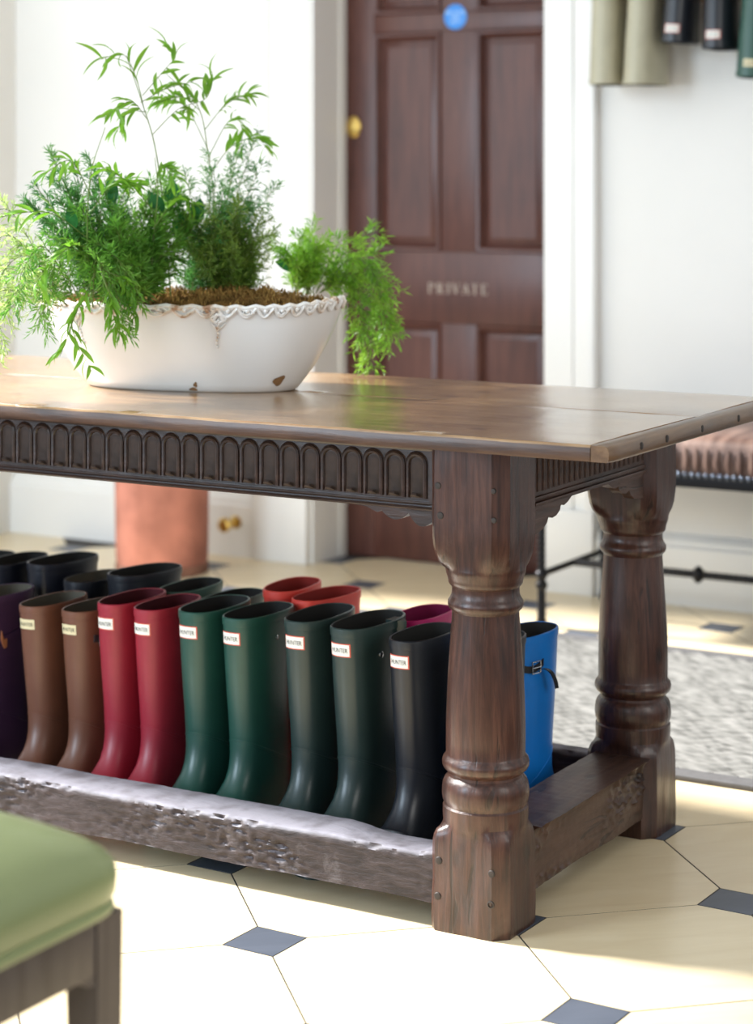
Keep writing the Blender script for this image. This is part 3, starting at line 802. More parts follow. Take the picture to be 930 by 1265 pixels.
def boot(color, loc, label, group=None, rz=0.0, scale=(1, 1, 1), logo=None, strap=None, rot=None, lining='lining', lean=(0, 0)):
    t = thing('wellington_boot', label, 'boot', loc, group)
    t.rotation_euler = rot if rot else (lean[0], lean[1], rz)
    t.scale = scale
    R_ = RUB[color]
    def part(name, me, par=t): return link(name, me, par, local=True)
    part('upper', with_mat(('upper',), upper_mb, R_))
    part('toe_band', with_mat(('toe_band',), toe_band_mb, R_))
    part('rim', with_mat(('rim',), rim_mb, R_))
    part('lining', with_mat(('lining',), lining_mb, M[lining]))
    part('sole', with_mat(('sole',), sole_mb, R_))
    if logo:
        lab, brd, tx = cached(('logo', logo), lambda: label_mbs(logo != 'cream'))
        l = part('logo_label', cached(('lab', logo), lambda: lab.mesh('logo_label', M['label_cream' if logo == 'cream' else 'label_white'])))
        if brd: part('logo_border', cached(('brd', logo), lambda: brd.mesh('logo_border', M['label_red'])), l)
        part('logo_lettering', cached(('txt', logo), lambda: tx.mesh('logo_lettering', M['label_ink'])), l)
    if strap == 'stud':
        part('strap_stud', cached(('stud',), lambda: stud_mb(.0, .350, .0045).mesh('strap_stud', M['steel'])))
    elif strap == 'buckle':
        s = part('strap', cached(('strap_b',), lambda: strap_mb(-.052, .338, .08, .35, .015).mesh('strap', M['strap_black'])))
        part('buckle', cached(('buckle',), lambda: buckle_mb(-.030, .333, .012).mesh('buckle', M['steel'])), s)
    elif strap == 'tab':
        s = part('strap', with_mat(('strap_t',), lambda: strap_mb(-.075, .300, .08, .335, .016, flare=.004), R_))
        part('strap_tab', cached(('tab',), lambda: strap_mb(-.032, .3135, -.018, .296, .018, 5, .0045).mesh('strap_tab', M['strap_tan'])), s)
    elif strap == 'gusset':
        s = part('gusset_fold', with_mat(('gusset',), gusset_mb, R_))
        part('strap_stud', cached(('stud2',), lambda: stud_mb(-.022, .343, .0058).mesh('strap_stud', M['steel'])), s)
    elif strap == 'tail':
        s = part('strap', cached(('strap_b2',), lambda: strap_mb(.012, .342, .086, .345, .013).mesh('strap', M['strap_black'])))
        part('buckle', cached(('buckle2',), lambda: buckle_mb(.040, .337, .012).mesh('buckle', M['steel'])), s)
        def tail():
            m = MB(); rings = []
            for k in range(9):
                a = k/8; x = .0425 + .020*sin(a*1.7); y = .030 - .030*a; z = .331 + .004*sin(a*3) - .040*a*a
                rings.append([(x, y - .006, z), (x + .0004, y + .006, z + .001), (x + .0024, y + .006, z + .002), (x + .002, y - .006, z + .001)])
            m.loft(rings); return m.mesh('strap_tail', M['strap_black'])
        part('strap_tail', cached(('tail',), tail), s)
    return t
def gusset_mb():
    m = MB(); rings = []
    for k in range(13):
        t = k/12; z = .392 - .150*t; y = .040 + .018*t
        wd = .015*(1 - .7*t)
        a = side_pt(y - wd, z, .0005); b = side_pt(y - wd*.4, z, .013*(1-t) + .003); c = side_pt(y + wd, z, .001)
        rings.append([a, b, c, (0.02, y + wd, z), (0.02, y - wd, z)])
    m.loft(rings); return m

FR, RR = 'boots in the front row under the table', 'boots in the rear row under the table'
FY, RY = 0.309, 0.497
boot('purple', (-1.158, FY, 0), 'dark purple rubber boot with a tan strap tab, under the table', FR, -0.04, (1.05, 1.05, 0.945), None, 'tab', lining='lining_light')
boot('brown', (-1.006, FY, 0), 'brown rubber boot with cream label, standing beside the purple boot', FR, 0.03, (1, .98, 0.945), 'cream', lining='lining_light', lean=(0, -.02))
boot('brown', (-0.908, FY, 0), 'brown rubber boot with a black side buckle, between brown and red boots', FR, -0.03, (1, .95, 0.945), 'cream', 'buckle', lining='lining_light')
boot('red', (-0.822, FY, 0), 'dark red rubber boot with white label, next to the brown boots', FR, 0.02, (0.97, 1.0, 1.005), 'plain', lining='lining_maroon')
boot('red', (-0.738, FY, 0), 'dark red rubber boot with a side stud, next to the green boots', FR, 0.02, (0.97, .98, 1.0), 'plain', 'stud', lining='lining_maroon')
boot('green', (-0.630, FY, 0), 'green rubber boot beside the dark red boots, white label edged in red', FR, 0.02, (1.05, 1.04, 1.02), 'red')
boot('green', (-0.532, FY, 0), 'green rubber boot with side stud, between green and grey-green boots', FR, -0.03, (1.02, 1.0, 1.015), 'red', 'stud')
boot('dark_green', (-0.398, FY, 0), 'dark grey-green rubber boot with an unbroken smooth shaft and white label', FR, 0.03, (1.04, 1.04, 1.04), 'red')
boot('dark_green', (-0.296, FY, 0), 'dark grey-green rubber boot with folded side gusset and bright stud', FR, -0.02, (1.06, 1.08, 1.035), 'red', 'gusset')
boot('black', (-0.181, FY, 0), 'black rubber boot with white label just behind the front table leg', FR, -0.02, (1.0, 1.0, 1.01), 'red')
boot('charcoal', (-0.058, 0.335, 0), 'charcoal rubber boot mostly hidden by the turned front table leg', FR, 0.0, (0.98, 1.0, 1.0))
boot('navy', (-1.355, RY, 0), 'navy rubber boot cut by the picture edge, farthest along the rear row', RR, pi, (1.05, .98, 1.0))
boot('navy', (-1.262, RY, 0), 'navy rubber boot in the rear row with its rim behind the purple boot', RR, pi + .05, (1, .98, 1.015))
boot('navy', (-1.150, RY + .015, 0), 'navy rubber boot with a wide open rim, behind the brown boots', RR, pi - .12, (1.08, .98, 1.035))
boot('black', (-1.050, RY - .004, 0), 'shiny black rubber boot standing nearest behind the two brown boots', RR, pi - .05, (1.0, .9, 0.975), lining='lining_light')
boot('black', (-0.935, RY + .01, 0), 'black rubber boot with a broad notched rim, behind the dark red boots', RR, pi - .2, (1.1, .98, 1.03))
boot('bottle', (-0.815, RY, 0), 'bottle green rubber boot whose dark rim shows behind the dark red boots', RR, pi + .02, (1, .98, 0.985))
boot('bottle', (-0.715, RY, 0), 'bottle green rubber boot whose rim shows behind the bright green boots', RR, pi, (1, .98, 0.955))
boot('orange_red', (-0.588, RY + .02, 0), 'orange-red rubber boot behind the green boots, the smaller visible rim', RR, pi + .1, (1, .92, 1.035), lining='lining_red')
boot('orange_red', (-0.494, RY - .005, 0), 'orange-red rubber boot behind the grey-green boots, the wider visible rim', RR, pi - .1, (1.0, .98, 1.025), lining='lining_red')
boot('pink', (-0.286, RY, 0), 'magenta pink rubber boot peeping out behind the black boot', RR, pi, (1, .95, 0.985), lining='lining_pink')
boot('blue', (-0.072, RY, 0), 'bright blue rubber boot with black strap and buckle beside the table leg', RR, pi - .06, (-1, .95, 0.96), None, 'tail')

# boots hung upside down on the wall rack
M['pine'] = wood('pine_rack', (0.35, 0.16, 0.05), (0.5, 0.25, 0.09), (0.6, 0.33, 0.14), (0.8, 8, 8), (0.4, 0.5), 0.1, 5)
rack = thing('boot_rack', 'wooden wall rack with pegs holding upside-down boots above the bench', 'rack', (-0.3, YW, 1.72))
m = MB(); m.box((-0.86, YW - 0.022, 1.690), (0.9, YW, 1.80), bev=0.004); obj('backboard', m, M['pine'], rack)
pegx = [-0.842, -0.7275, -0.613, -0.597, -0.4995, -0.404, -0.390, -0.288]
for x in pegx:
    m = MB(); n = 10
    m.loft([[(x + r*cos(2*pi*i/n), y, 1.712 + r*sin(2*pi*i/n)) for i in range(n)] for r, y in ((.008, YW - .02), (.008, YW - .165), (.006, YW - .172))])
    obj('peg', m, M['pine'], rack)
HB = 'boots hung upside down on the wall rack'
def hung(color, x, zrim, label, rz=0.0, tilt=0.0, scale=(1, 1, 1), logo=None, strap=None):
    return boot(color, (x, YW - 0.125, zrim + BH*scale[2]), label, HB, rot=(pi, tilt, pi + rz), scale=scale, logo=logo, strap=strap)
hung('olive', -0.785, 1.455, 'pale olive boot hanging upside down next to the white door casing', 0.03, 0.01, (1.1, 1.0, 1.0))
hung('olive', -0.670, 1.453, 'pale olive boot hanging upside down next to the black hanging boots', -0.04, -0.01, (1.12, 1.05, 1.0))
hung('black', -0.548, 1.565, 'black boot hanging upside down nearer the pale olive pair, orange label', 0.0, -0.06, (1.0, .9, 1.0), 'red')
hung('black', -0.452, 1.545, 'black boot hanging upside down nearer the green hanging boot, orange label', 0.0, 0.0, (1.0, .9, 1.0), 'red')
hung('bottle', -0.340, 1.465, 'green boot hanging upside down, cut off by the picture edge', 0.2, -0.05, (1.05, 1.0, 1.0), 'cream')

# ------------------------------------------------------------------ planter with ferns
BC = Vector((-0.723, 0.367, 0.80)); BA = radians(12)
planter = thing('planter', 'oval white ceramic bowl of wispy ferns on the oak table', 'planter', BC)
M['ceramic'] = plain('white_glaze', (0.72, 0.715, 0.70), 0.28, 0.5, var=0.03, vscale=9, coat=0.3)
M['ceramic_rim'] = None
def stained(name):
    m_, nt, b = new_mat(name)
    tc = N(nt, 'ShaderNodeTexCoord')
    n = N(nt, 'ShaderNodeTexNoise', i_Scale=38.0, i_Detail=6.0)
    nt.links.new(tc.outputs['Object'], n.inputs['Vector'])
    r = ramp(nt, [(0.36, (0.36, 0.20, 0.11)), (0.45, (0.68, 0.60, 0.51)), (0.52, (0.74, 0.72, 0.69))])
    nt.links.new(n.outputs['Fac'], r.inputs[0]); nt.links.new(r.outputs[0], b.inputs['Base Color'])
    b.inputs['Roughness'].default_value = 0.4
    return m_
M['ceramic_rim'] = stained('stained_glaze_relief')
cb_, sb_ = cos(BA), sin(BA)
def bowl_pt(a, z, hl, hd, off=0.0, e=2.3):
    c, s = cos(a), sin(a)
    x = (hl + off)*math.copysign(abs(c)**(2/e), c); y = (hd + off)*math.copysign(abs(s)**(2/e), s)
    return (BC.x + x*cb_ - y*sb_, BC.y + x*sb_ + y*cb_, z)
PROF = [(0.800, .206, .092), (0.803, .212, .098), (0.815, .222, .106), (0.84, .241, .119), (0.87, .260, .132), (0.90, .276, .142), (0.93, .289, .150), (0.955, .298, .156)]
def bowl_at(z):
    for a, b in zip(PROF, PROF[1:]):
        if z <= b[0] or b is PROF[-1]:
            t = (z - a[0])/(b[0] - a[0]); return a[1] + (b[1]-a[1])*t, a[2] + (b[2]-a[2])*t
def rim_z(a): return 0.964 + 0.011*max(0.0, cos(a))**6 + 0.006*max(0.0, -cos(a))**6 + 0.0022*sin(44*a)
NB = 176
m = MB(); rs = [[bowl_pt(2*pi*i/NB, z, hl, hd) for i in range(NB)] for z, hl, hd in PROF]
for k, (dz, off) in enumerate(((-.004, .302), (0, .303), (.0, .298), (-.004, .295), (-.03, .284), (-.06, .26))):
    rs.append([bowl_pt(2*pi*i/NB, rim_z(2*pi*i/NB) + dz, off, off - .143) for i in range(NB)])
m.loft(rs); bowl = obj('bowl', m, M['ceramic'], planter, 50)
# lacy scalloped relief under the rim
m = MB(); NS = 46
for k in range(NS):
    a0 = 2*pi*k/NS; a1 = 2*pi*(k+1)/NS
    pts = []
    for q in range(9):
        t = q/8; a = a0 + (a1-a0)*t
        z = rim_z(a) - .004 - .013*sin(pi*t)
        hl, hd = bowl_at(min(z, .955)); pts.append(bowl_pt(a, z, hl, hd, .002 + max(0, (z - .955)*.35)))
    m.tube(pts, 0.0034, 6)
    a = (a0+a1)/2; z = rim_z(a) - .006; hl, hd = bowl_at(.955)
    c = bowl_pt(a, z, hl, hd, .004); m.ball(c, 0.0042, 6)
    if k % 2 == 0:
        pts = [bowl_pt(a + .05*cos(w*1.1)*(1 - w/9), rim_z(a) - .009 + .008*sin(w*1.1)*(1 - w/9), hl, hd, .004) for w in range(8)]
        m.tube(pts, 0.0022, 5)
m.tube([bowl_pt(2*pi*i/NB, rim_z(2*pi*i/NB) - .001, .3005, .1575) for i in range(NB + 1)], .005, 6)
obj('scalloped_relief', m, M['ceramic_rim'], bowl)
def garland(a, zt):
    m = MB(); hl, hd = bowl_at(zt)
    for s in (-1, 1):
        m.tube([bowl_pt(a + s*.03*t, zt - .002 - .022*t*t + .012*t, *bowl_at(min(.955, zt - .022*t*t + .01*t)), .003) for t in [q/6 for q in range(7)]], .0035, 6)
        m.tube([bowl_pt(a + s*.05*sin(t*3), zt - .016*t, *bowl_at(zt - .016*t), .003) for t in [q/6 for q in range(7)]], .0028, 6)
        m.tube([bowl_pt(a + s*.045*t, zt - .030 + .012*t, *bowl_at(zt - .03 + .012*t), .002) for t in [q/5 for q in range(6)]], .0018, 5)
    for q in range(9):
        z = zt - .012 - .0062*q
        m.ball(bowl_pt(a + .004*sin(q*1.7), z, *bowl_at(z), .0022), .0034 - .0001*q, 6)
    return obj('garland_relief', m, M['ceramic_rim'], bowl)
def front_angle(px, pd): return math.atan2(pd, px)
garland(-pi/2 + .30 + .05, .951); garland(-pi/2 - .62, .951)
M['chip'] = plain('bare_clay_chip', (0.22, 0.115, 0.045), 0.8, var=0.3, vscale=60)
def chip(a0, z0, ra, rz_, n=16):
    m = MB(); vs_ = [bowl_pt(a0, z0, *bowl_at(z0), .0008)]
    for i in range(n):
        t = 2*pi*i/n; r = 1 + .18*sin(3*t + z0*90)
        a, z = a0 + ra*r*cos(t), z0 + rz_*r*sin(t); z = max(.801, z)
        vs_.append(bowl_pt(a, z, *bowl_at(z), .0007))
    m.add(vs_, [(0, 1 + i, 1 + (i+1) % n) for i in range(n)]); obj('clay_chip', m, M['chip'], bowl)
chip(-.52, .823, .075, .010); chip(-1.40, .806, .035, .0035); chip(-1.38, .815, .016, .005)
# moss
M['moss'] = plain('dry_moss', (0.16, 0.085, 0.025), 0.95, 0.1, var=0.6, vscale=28, bump=1.0, bscale=140)
M['moss_fibre'] = plain('moss_fibre', (0.25, 0.15, 0.045), 0.9, 0.1, var=0.6, vscale=20)
m = MB(); rs = []
for k in range(13):
    f = 1 - k/12.5; rr = []
    for i in range(72):
        a = 2*pi*i/72
        x, y, _ = bowl_pt(a, 0, .292*f, .149*f, 0, 2.3)
        z = 0.952 + .026*(1 - f*f) + .012*noise.noise(Vector((x*22, y*22, 0))) + .008*noise.noise(Vector((x*60, y*60, 4))) + .010*max(0, cos(a))*f*(1 - f)*4
        rr.append((x, y, z))
    rs.append(rr)
m.loft(rs, cap0=False); moss = obj('moss', m, M['moss'], planter, 80)
m = MB()
for k in range(2600):
    a = rnd.uniform(0, 2*pi); f = math.sqrt(rnd.random())*.97
    x, y, _ = bowl_pt(a, 0, .292*f, .149*f, 0, 2.3)
    z = 0.956 + .026*(1 - f*f) + .010*noise.noise(Vector((x*22, y*22, 0))) + .010*max(0, cos(a))*f*(1 - f)*4
    d = rnd.uniform(0, 2*pi); L = rnd.uniform(.008, .02); w = rnd.uniform(.0006, .0013); hgt = rnd.uniform(.003, .012)
    p0 = Vector((x, y, z - .002)); dv = Vector((cos(d), sin(d), 0)); sv = Vector((-sin(d), cos(d), rnd.uniform(-.5, .5)))*w
    p1 = p0 + dv*L*.5 + Vector((0, 0, hgt)); p2 = p0 + dv*L + Vector((0, 0, hgt*.2))
    m.add([p0 - sv, p0 + sv, p1 + sv, p1 - sv, p2], [(0, 1, 2, 3), (3, 2, 4)])
mf = obj('moss_fibres', m, M['moss_fibre'], moss); mf['kind'] = 'stuff'

# foliage.  Local frame of the planter: u to the side, v up, w away (metres)
RV = Vector((0.8646, 0.5024, 0)); FV = Vector((-0.5024, 0.8646, 0)); UV = Vector((0, 0, 1))
def P3(u, v, w=0.0): return BC + RV*u + UV*v + FV*(max(-.24, min(.24, .85*u)) + w)
def bez(pts, n):
    """smooth polyline (Catmull-Rom) through pts"""
    P_ = [pts[0]*2 - pts[1]] + list(pts) + [pts[-1]*2 - pts[-2]]
    out = []
    segs = len(pts) - 1
    for s in range(segs):
        p0, p1, p2, p3 = P_[s:s+4]
        for k in range(n):
            t = k/n
            out.append(0.5*((2*p1) + (p2-p0)*t + (2*p0-5*p1+4*p2-p3)*t*t + (3*p1-p0-3*p2+p3)*t**3))
    out.append(pts[-1]); return out
def blade(mb, p, d, L, W, droop=0.25, nseg=3, roll=None):
    d = d.normalized(); s = d.cross(UV)
    if s.length < .05: s = d.orthogonal()
    s.normalize(); nrm = s.cross(d)
    r = rnd.uniform(0, 2*pi) if roll is None else roll
    s = s*cos(r) + nrm*sin(r)
    vs_ = [p]; fs = []
    for k in range(1, nseg + 1):
        t = k/nseg; c = p + d*L*t - UV*droop*L*t*t
        if k == nseg: vs_.append(c)
        else:
            w = W*(sin(pi*(t*.85 + .1)))
            vs_ += [c - s*w, c + s*w]
    fs.append((0, 2, 1))
    for k in range(nseg - 2): fs.append((1+2*k, 2+2*k, 4+2*k, 3+2*k))
    fs.append((2*nseg - 3, 2*nseg - 2, 2*nseg - 1)); mb.add(vs_, fs)
def rdir(d, spread):
    v = Vector((rnd.gauss(0, 1), rnd.gauss(0, 1), rnd.gauss(0, 1))).normalized()
    v = (v - d*v.dot(d)).normalized()
    return (d*cos(spread) + v*sin(spread)).normalized()
M['stem'] = leafmat('green_stem', (0.10, 0.16, 0.03), (0.16, 0.24, 0.05), .1)
M['leaf_bright'] = leafmat('bright_leaf', (0.15, 0.38, 0.03), (0.28, 0.50, 0.05), .5)
M['leaf_mid'] = leafmat('mid_leaf', (0.10, 0.30, 0.035), (0.20, 0.42, 0.06), .5)
M['leaf_deep'] = leafmat('deep_leaf', (0.05, 0.20, 0.045), (0.11, 0.31, 0.06), .45)
M['leaf_olive'] = leafmat('olive_leaf', (0.11, 0.22, 0.03), (0.22, 0.33, 0.05), .45)
M['leaf_pale'] = leafmat('pale_leaf', (0.40, 0.55, 0.17), (0.52, 0.66, 0.24), .55)
M['leaf_broad'] = leafmat('broad_leaf', (0.015, 0.13, 0.03), (0.04, 0.22, 0.05), .3)

def feather(mb, sm, pts, twig, needle, nw, step, per, spread=1.0, droop=.12, n=8, taper=True, stemr=.0011):
    """feathery frond: main stem with side twigs, needles along the twigs"""
    c = bez(pts, n); sm.tube(c, [stemr*(1 - .7*i/len(c)) for i in range(len(c))], 5)
    tot = len(c)
    for i in range(2, tot):
        d = (c[i] - c[i-1])
        L0 = d.length; d.normalize()
        f = i/tot
        tl = twig*(1 - .75*f if taper else 1)*rnd.uniform(.7, 1.2)
        for q in range(max(1, int(L0/step + rnd.random()))):
            b = c[i-1].lerp(c[i], rnd.random())
            td = rdir(d, rnd.uniform(.6, 1.15)*spread)
            nn = max(3, int(tl/.006))
            sm.tube([b, b + td*tl*.5 - UV*droop*tl*.2, b + td*tl - UV*droop*tl], [.0006, .0005, .0003], 3, cap=False)
            for k in range(1, nn + 1):
                t = k/nn; pp = b + td*tl*t - UV*droop*tl*t*t
                for _ in range(per): blade(mb, pp, rdir(td, rnd.uniform(.35, 1.05)), needle*rnd.uniform(.7, 1.2), nw, .1, 2)
def clump(name, fronds, mat, label=None, **kw):
    sm, lm = MB(), MB()
    for f in fronds: feather(lm, sm, f, **kw)
    s = obj(name, sm, M['stem'], planter)
    if label: s['label'] = label
    lm.v = [(x, y, max(z, BC.z + .004) if -.03 < y < .745 else z) for x, y, z in lm.v]      # tips rest on the table top
    l = obj('foliage', lm, M[mat], s, 180); l['kind'] = 'stuff'
    return s
LEAFM = {}
def leaf_me(L, mat):
    """one narrow arching willow-like leaf along +X, shared"""
    key = (round(L*50), mat)
    if key not in LEAFM:
        m = MB(); n = 6; vs_, fs = [], []
        W = .0030 + .0012*(L/.06)
        for k in range(n+1):
            t = k/n; w = W*sin(pi*min(1, t*.92 + .08))**.8*(1 if t < 1 else 0) + .0002
            z = .10*L*sin(pi*t*.8) - .28*L*t*t
            vs_ += [(L*t, -w, z + w*.35), (L*t, 0, z), (L*t, w, z + w*.35)]
        for k in range(n):
            a = 3*k; fs += [(a, a+1, a+4, a+3), (a+1, a+2, a+5, a+4)]
        m.add(vs_, fs); LEAFM[key] = m.mesh('leaf', M[mat], 180)
    return LEAFM[key]
NLEAF = [0]
def put_leaf(par, p, d, L, mat='leaf_bright'):
    o = link('leaf', leaf_me(L, mat), par); NLEAF[0] += 1
    d = d.normalized()
    yaw = math.atan2(d.y, d.x); pit = -math.asin(max(-1, min(1, d.z)))
    o.location = p; o.rotation_euler = (rnd.uniform(-1.2, 1.2), pit, yaw)
    return o
def wispy(main, branches, label=None, r=.0016):
    main = [Vector((main[0].x, main[0].y, BC.z + .165))] + list(main[1:])
    sm = MB(); c = bez(main, 10); sm.tube(c, [r*(1 - .6*i/len(c)) for i in range(len(c))], 6)
    cs = []
    for b in branches:
        bc = bez(b[0], 8); sm.tube(bc, [r*.6*(1 - .6*i/len(bc)) for i in range(len(bc))], 5); cs.append((bc, b[1], b[2]))
    s = obj('bamboo_stem', sm, M['stem'], planter)
    for bc, nl, L in cs:
        for k in range(nl):
            t = .25 + .75*k/max(1, nl - 1); i = min(len(bc) - 2, int(t*(len(bc) - 1)))
            d = (bc[i+1] - bc[i]).normalized()
            sd = rdir(d, rnd.uniform(.35, 1.0)); sd = (sd + RV*rnd.uniform(-.3, .3) - UV*.15).normalized()
            put_leaf(s, bc[i], sd, L*rnd.uniform(.75, 1.25))
    return s
# tall airy stems with willow-like leaves
wispy([P3(*(-0.036, 0.207)), P3(*(-0.051, 0.355)), P3(*(-0.065, 0.463)), P3(*(-0.086, 0.541)), P3(*(-0.114, 0.631))],
      [([P3(*(-0.082, 0.526)), P3(*(-0.101, 0.596),.02), P3(*(-0.124, 0.635),.03), P3(*(-0.163, 0.622),.03)], 13, 0.050),
       ([P3(*(-0.076, 0.510)), P3(*(-0.104, 0.544),-.03), P3(*(-0.148, 0.510),-.04)], 14, 0.044),
       ([P3(*(-0.086, 0.557)), P3(*(-0.047, 0.611),.02), P3(*(-0.031, 0.635),.03), P3(*(-0.047, 0.653),.03)], 10, 0.044),
       ([P3(*(-0.089, 0.544)), P3(*(-0.047, 0.572),.03), P3(*(0.000, 0.588),.04)], 17, 0.042),
       ([P3(*(-0.070, 0.482)), P3(*(-0.023, 0.533)), P3(*(0.026, 0.557),.02), P3(*(0.036, 0.611),.02)], 18, 0.044),
       ([P3(*(-0.079, 0.526)), P3(*(-0.117, 0.526),.02), P3(*(-0.132, 0.487),.02)], 13, 0.039)])
wispy([P3(*(0.026, 0.207),.04), P3(*(0.036, 0.339),.05), P3(*(0.026, 0.448),.05), P3(*(0.008, 0.541),.04), P3(*(-0.047, 0.600),.03)],
      [([P3(*(0.020, 0.495),.05), P3(*(0.054, 0.541),.06), P3(*(0.082, 0.560),.06), P3(*(0.107, 0.569),.06)], 17, 0.040),
       ([P3(*(0.026, 0.440),.05), P3(*(0.062, 0.510),.05), P3(*(0.086, 0.510),.05), P3(*(0.090, 0.456),.05)], 14, 0.037),
       ([P3(*(0.011, 0.533),.04), P3(*(-0.020, 0.557),.02), P3(*(-0.062, 0.544),.0)], 18, 0.040),
       ([P3(*(0.026, 0.456),.05), P3(*(-0.008, 0.526),.08), P3(*(-0.031, 0.549),.08), P3(*(-0.070, 0.557),.08)], 17, 0.037),
       ([P3(*(0.030, 0.409),.05), P3(*(0.070, 0.463),.04), P3(*(0.117, 0.479),.02), P3(*(0.140, 0.456),.02)], 14, 0.040)])
wispy([P3(*(-0.070, 0.207),-.04), P3(*(-0.062, 0.292),-.05), P3(*(-0.054, 0.378),-.06), P3(*(-0.059, 0.440),-.06)],
      [([P3(*(-0.061, 0.370),-.06), P3(*(-0.047, 0.425),-.07), P3(*(-0.026, 0.401),-.08)], 14, 0.037),
       ([P3(*(-0.061, 0.339),-.06), P3(*(-0.101, 0.393),-.08), P3(*(-0.148, 0.425),-.1)], 18, 0.040),
       ([P3(*(-0.061, 0.308),-.06), P3(*(-0.016, 0.370),-.06), P3(*(0.008, 0.347),-.06)], 14, 0.035)])
wispy([P3(*(-0.163, 0.199),-.06), P3(*(-0.171, 0.292),-.07), P3(*(-0.166, 0.409),-.06), P3(*(-0.145, 0.495),-.04)],
      [([P3(*(-0.166, 0.370),-.06), P3(*(-0.194, 0.432),-.1), P3(*(-0.233, 0.409),-.12)], 18, 0.040),
       ([P3(*(-0.166, 0.339),-.06), P3(*(-0.124, 0.393),-.1), P3(*(-0.086, 0.386),-.12)], 18, 0.040),
       ([P3(*(-0.170, 0.292),-.07), P3(*(-0.226, 0.339),-.1), P3(*(-0.295, 0.336),-.12), P3(*(-0.342, 0.316),-.12)], 18, 0.046),
       ([P3(*(-0.170, 0.277),-.07), P3(*(-0.194, 0.277),-.14), P3(*(-0.241, 0.215),-.18)], 18, 0.042)])
# drooping sprays over the front of the bowl
wispy([P3(*(-0.124, 0.207),-.08), P3(*(-0.140, 0.246),-.16), P3(*(-0.124, 0.207),-.2), P3(*(-0.093, 0.145),-.2)],
      [([P3(*(-0.124, 0.222),-.17), P3(*(-0.117, 0.176),-.2), P3(*(-0.104, 0.121),-.2)], 30, 0.033),
       ([P3(*(-0.132, 0.238),-.17), P3(*(-0.086, 0.207),-.19), P3(*(-0.076, 0.145),-.2)], 30, 0.031),
       ([P3(*(-0.148, 0.230),-.16), P3(*(-0.171, 0.168),-.2), P3(*(-0.198, 0.090),-.2)], 14, 0.037),
       ([P3(*(-0.156, 0.199),-.16), P3(*(-0.179, 0.145),-.2), P3(*(-0.148, 0.059),-.2)], 13, 0.037)])
def fan(base, tips, extra=3, low=.35):
    out = []
    for (u, v, w) in tips:
        for q in range(extra + 1):
            k = 1 if q == 0 else rnd.uniform(low, .9)
            j = .0 if q == 0 else .030
            bu = base[0] + (rnd.uniform(-.035, .035) if q else 0)
            b = P3(bu, .165, base[2] + (rnd.uniform(-.05, .05) if q else 0))
            t = P3(base[0] + (u - base[0])*k + rnd.uniform(-j, j), base[1] + (v - base[1])*k + rnd.uniform(-j, j)*.6, w + rnd.uniform(-j, j)*2)
            t.z = max(t.z, BC.z + .178)
            out.append([b, b.lerp(t, .55) + UV*.018, t])
    return out
# dense dark plumes at the back left
clump('fern_plume', fan((*(-0.148, 0.207), 0.0), [(*(-0.244, 0.451), .02), (*(-0.264, 0.389), .0), (*(-0.210, 0.425), .06), (*(-0.179, 0.440), .02), (*(-0.140, 0.409), .04), (*(-0.226, 0.370), -.03), (*(-0.288, 0.362), .04), (*(-0.109, 0.393), .05)]), 'leaf_deep',
      twig=.032, needle=0.0161, nw=0.00124, step=0.0038, per=2, spread=.6, droop=.05)
clump('fern_plume', fan((*(-0.101, 0.207), -.03), [(*(-0.194, 0.355), -.05), (*(-0.148, 0.378), -.02), (*(-0.070, 0.393), .0), (*(-0.023, 0.370), .02), (*(-0.124, 0.323), -.1), (*(-0.233, 0.300), -.08), (*(-0.047, 0.323), -.05), (*(-0.008, 0.323), .0), (*(-0.020, 0.277), -.06), (*(-0.039, 0.417), .02)]), 'leaf_mid',
      twig=.04, needle=0.0230, nw=0.00171, step=0.0046, per=2, spread=.8, droop=.15)
# soft feathery mound in the middle
clump('fern_plume', fan((*(0.031, 0.207), .0), [(*(-0.047, 0.347), .03), (*(-0.016, 0.409), .05), (*(0.031, 0.448), .03), (*(0.086, 0.463), .02), (*(0.132, 0.432), .0), (*(0.163, 0.393), .02), (*(0.062, 0.386), -.04), (*(0.117, 0.487), .05)]), 'leaf_deep',
      twig=.045, needle=0.0149, nw=0.00109, step=0.0042, per=2, spread=.9, droop=.08)
clump('fern_plume', fan((*(0.078, 0.207), -.02), [(*(-0.008, 0.323), .0), (*(0.039, 0.347), -.05), (*(0.086, 0.362), -.06), (*(0.132, 0.331), -.04), (*(0.156, 0.300), .0), (*(0.062, 0.300), -.1), (*(0.117, 0.277), -.08), (*(0.000, 0.277), -.08)]), 'leaf_olive',
      twig=.042, needle=0.0149, nw=0.00124, step=0.0034, per=2, spread=.9, droop=.1)
